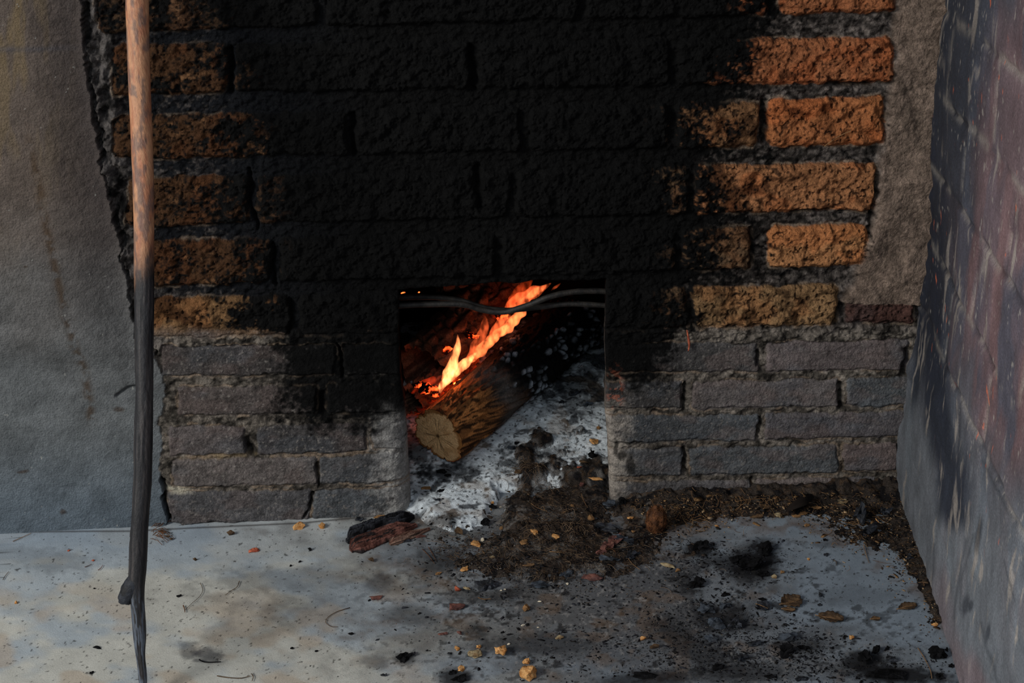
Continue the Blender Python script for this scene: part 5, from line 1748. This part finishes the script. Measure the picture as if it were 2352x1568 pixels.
# scrap hanging on the wall by a thread of cobweb
p_ = [on_wall(np.array(float(x)), np.array(float(y)), .016) for x, y in [(1578, 758), (1581, 775), (1583, 792), (1581, 806)]]
o = tube_obj('rust_scrap', smooth_path(p_, 20), np.interp(np.linspace(0, 1, 20), [0, .5, 1], [.0015, .0028, .001]), M_ORED, 8)
tag(o, 'thin rusty curl hanging on the right brick pier below the orange block', 'scrap')
p_ = [on_wall(np.array(float(x)), np.array(float(y)), .019) for x, y in [(1893, 336), (1925, 314), (1955, 300)]]
o = tube_obj('straw', smooth_path(p_, 20), np.full(20, .0008), M_STRAW, 6)
tag(o, 'straw stuck on the orange block second from the top at the right', 'straw')

# ------------------------------------------------------------------ uncountable litter, merged
base_h = []
for k in range(12):
    bm = hull(700 + k, 1, .8, .45, 9)
    bmesh.ops.triangulate(bm, faces=bm.faces)
    V = np.array([v.co[:] for v in bm.verts])
    F = np.array([[v.index for v in f.verts] for f in bm.faces])
    bm.verts.index_update()
    F = np.array([[v.index for v in f.verts] for f in bm.faces])
    bm.free()
    base_h.append((V, F))


def scatter(name, n, region, size, palette, label, cat, flat=1.0, seed=1, parent=None):
    """n crumbs: region(rs) -> px, py; size(rs) -> metres"""
    r = np.random.RandomState(seed)
    pts = np.array([region(r) for _ in range(n)])
    u, w = fuw(pts[:, 0], pts[:, 1], 0.0)
    z = ground(u, w)
    for _ in range(4):
        u, w = fuw_z(pts[:, 0], pts[:, 1], z)
        z = ground(u, w)
    P = P3(u, w, z)
    okr = ((P - RA) @ RN > .004) & ((w > .004) | ((u > -.2) & (u < .2)))
    VV, FF_, CC = [], [], []
    base = 0
    pal = np.array([lin(c) for c in palette])
    for j in np.nonzero(okr)[0]:
        V, F = base_h[r.randint(12)]
        s = size(r)
        a = r.uniform(0, 2 * np.pi)
        st_ = r.uniform(.7, 2.2)
        Vs = V * np.array([s * st_, s, s * flat])
        ca_, sa_ = math.cos(a), math.sin(a)
        tl = r.normal(0, .25)
        R = np.array([[ca_, -sa_, 0], [sa_, ca_, 0], [0, 0, 1]]) @ np.array([[1, 0, 0], [0, math.cos(tl), -math.sin(tl)], [0, math.sin(tl), math.cos(tl)]])
        VV.append(Vs @ R.T + P[j] + np.array([0, 0, s * flat * .18]))
        FF_.append(F + base)
        base += len(V)
        CC.append(np.repeat((pal[r.randint(len(pal))] * r.uniform(.6, 1.3))[None], len(V), 0))
    o = raw_mesh(name, np.concatenate(VV), np.concatenate(FF_), M_BITS, np.concatenate(CC), smooth=False)
    tag(o, label, cat, kind='stuff')
    return o


def fuw_z(x, y, z):
    d = ray(x, y)
    t = (z - CAM[2]) / d[..., 2]
    p = CAM + d * t[..., None] - O
    return p @ E, p @ N


def reg(items):
    """weighted gaussian-ish ellipses (cx, cy, rx, ry, weight)"""
    ww = np.array([q[4] for q in items], float)
    ww /= ww.sum()

    def f(r):
        k = r.choice(len(items), p=ww)
        cx, cy, rx, ry, _ = items[k]
        while True:
            a, b = r.normal(0, .55, 2)
            x, y = cx + rx * a, cy + ry * b
            if 0 < y < 1640 and y > 700:
                return x, y
    return f


DARK = [(20, 20, 22), (34, 34, 38), (48, 50, 56), (28, 26, 25)]
scatter('charcoal_crumbs', 9000, reg([(1400, 1360, 420, 110, 5), (1660, 1440, 200, 90, 8), (1820, 1480, 120, 50, 3), (1900, 1530, 300, 50, 6), (1620, 1290, 110, 50, 3), (1500, 1500, 300, 70, 4), (1180, 1300, 200, 80, 3), (1040, 1240, 110, 60, 2),
                                     (1740, 1290, 90, 50, 2), (1250, 1480, 350, 90, 2)]),
        lambda r: min(.009, .0012 * math.exp(abs(r.normal(0, .85)))), DARK, 'black charcoal crumbs strewn over the sooty floor', 'crumbs', .7, 11)
scatter('floor_grit', 1500, reg([(500, 1400, 600, 140, 3), (900, 1380, 300, 130, 3), (1950, 1380, 200, 110, 2), (300, 1240, 300, 20, 1), (700, 1230, 300, 20, 1)]),
        lambda r: .0007 * math.exp(abs(r.normal(0, .5))), DARK + [(90, 60, 44), (70, 56, 44)], 'fine dark grit scattered thinly over the pale floor', 'grit', .6, 12)
scatter('leaf_litter', 3800, reg([(1750, 1165, 330, 28, 5), (1980, 1200, 110, 60, 4), (2080, 1290, 50, 60, 1.3), (1560, 1190, 110, 40, 2), (2140, 1400, 30, 60, .6)]),
        lambda r: .0022 * math.exp(abs(r.normal(0, .7))), [(98, 78, 60), (62, 50, 40), (40, 33, 29), (140, 108, 74), (34, 30, 28), (92, 86, 78), (168, 140, 106), (44, 42, 42), (30, 28, 28)],
        'brown crumbled leaf litter along the foot of the right pier and wall', 'litter', .35, 13)
scatter('litter_crumbs', 5200, reg([(1280, 1180, 110, 90, 4), (1290, 1260, 220, 70, 5), (1330, 1330, 200, 40, 2), (1210, 1090, 50, 50, 1), (1080, 1280, 110, 50, 1)]),
        lambda r: .0014 * math.exp(abs(r.normal(0, .55))), [(72, 60, 50), (46, 40, 36), (30, 28, 28), (112, 90, 66), (22, 22, 24), (120, 116, 112), (56, 44, 38), (20, 20, 22), (90, 88, 88)],
        'brown and black crumbs of the litter heap before the opening', 'litter', .5, 14)
scatter('ash_crumbs', 900, reg([(1040, 1130, 90, 70, 4), (1280, 1000, 110, 70, 4), (1330, 880, 60, 90, 3), (1000, 1080, 60, 30, 2)]),
        lambda r: .0010 * math.exp(abs(r.normal(0, .6))), DARK + [(70, 70, 74), (120, 100, 80)], 'dark crumbs sprinkled on the pale ash', 'crumbs', .6, 15)
scatter('pale_ash_specks', 1300, reg([(1300, 1380, 330, 90, 5), (1650, 1440, 260, 80, 4), (1100, 1280, 60, 40, 2), (1480, 1270, 120, 60, 2)]),
        lambda r: .0008 * math.exp(abs(r.normal(0, .45))), [(170, 168, 164), (200, 190, 170), (150, 130, 100), (140, 150, 160)], 'pale ash specks strewn over the sooty floor', 'specks', .5, 16)


def fibres(name, n, region, L, r0, palette, label, seed):
    r = np.random.RandomState(seed)
    pts = np.array([region(r) for _ in range(n)])
    u, w = fuw(pts[:, 0], pts[:, 1], 0.0)
    z = ground(u, w)
    for _ in range(4):
        u, w = fuw_z(pts[:, 0], pts[:, 1], z)
        z = ground(u, w)
    tbs = []
    cols = []
    pal = np.array([lin(c) for c in palette])
    th = r.uniform(0, 2 * np.pi, n)
    LL = L * np.exp(r.normal(0, .4, n))
    bend = r.normal(0, 1.2, n)
    m = 6
    s = np.linspace(-.5, .5, m)
    UU = u[:, None] + LL[:, None] * s * np.cos(th[:, None] + bend[:, None] * s)
    WW = w[:, None] + LL[:, None] * s * np.sin(th[:, None] + bend[:, None] * s)
    ZZ = ground(UU, WW) + .0012 + np.abs(r.normal(0, .003, n))[:, None] * np.cos(s * 2.4)
    PP = P3(UU, WW, ZZ)
    for j in range(n):
        if ((PP[j] - RA) @ RN).min() < .004 or (WW[j].min() < .006 and not (-.18 < UU[j].min() and UU[j].max() < .18)):
            continue
        tbs.append((PP[j], np.full(m, r0 * r.uniform(.6, 1.2))))
        cols.append(pal[r.randint(len(pal))] * r.uniform(.6, 1.3))
    o = merge_tubes(name, tbs, M_BITS, 4, col=cols)
    tag(o, label, 'fibres', kind='stuff')


fibres('loose_fibres', 1500, reg([(1280, 1190, 110, 80, 4), (1300, 1270, 210, 60, 5), (1210, 1090, 40, 50, 1), (1060, 1270, 90, 40, 1)]), .018, .00036,
       [(92, 74, 58), (70, 56, 46), (46, 38, 34), (124, 102, 80)], 'tangle of fine brown fibres over the litter heap', 21)
fibres('loose_stems', 420, reg([(1700, 1165, 330, 26, 5), (1980, 1200, 100, 60, 3), (1560, 1195, 100, 40, 3), (2090, 1300, 40, 60, 1)]), .020, .00038,
       [(120, 88, 60), (150, 116, 80), (70, 52, 38)], 'fine dry stems in the leaf litter along the wall foot', 22)
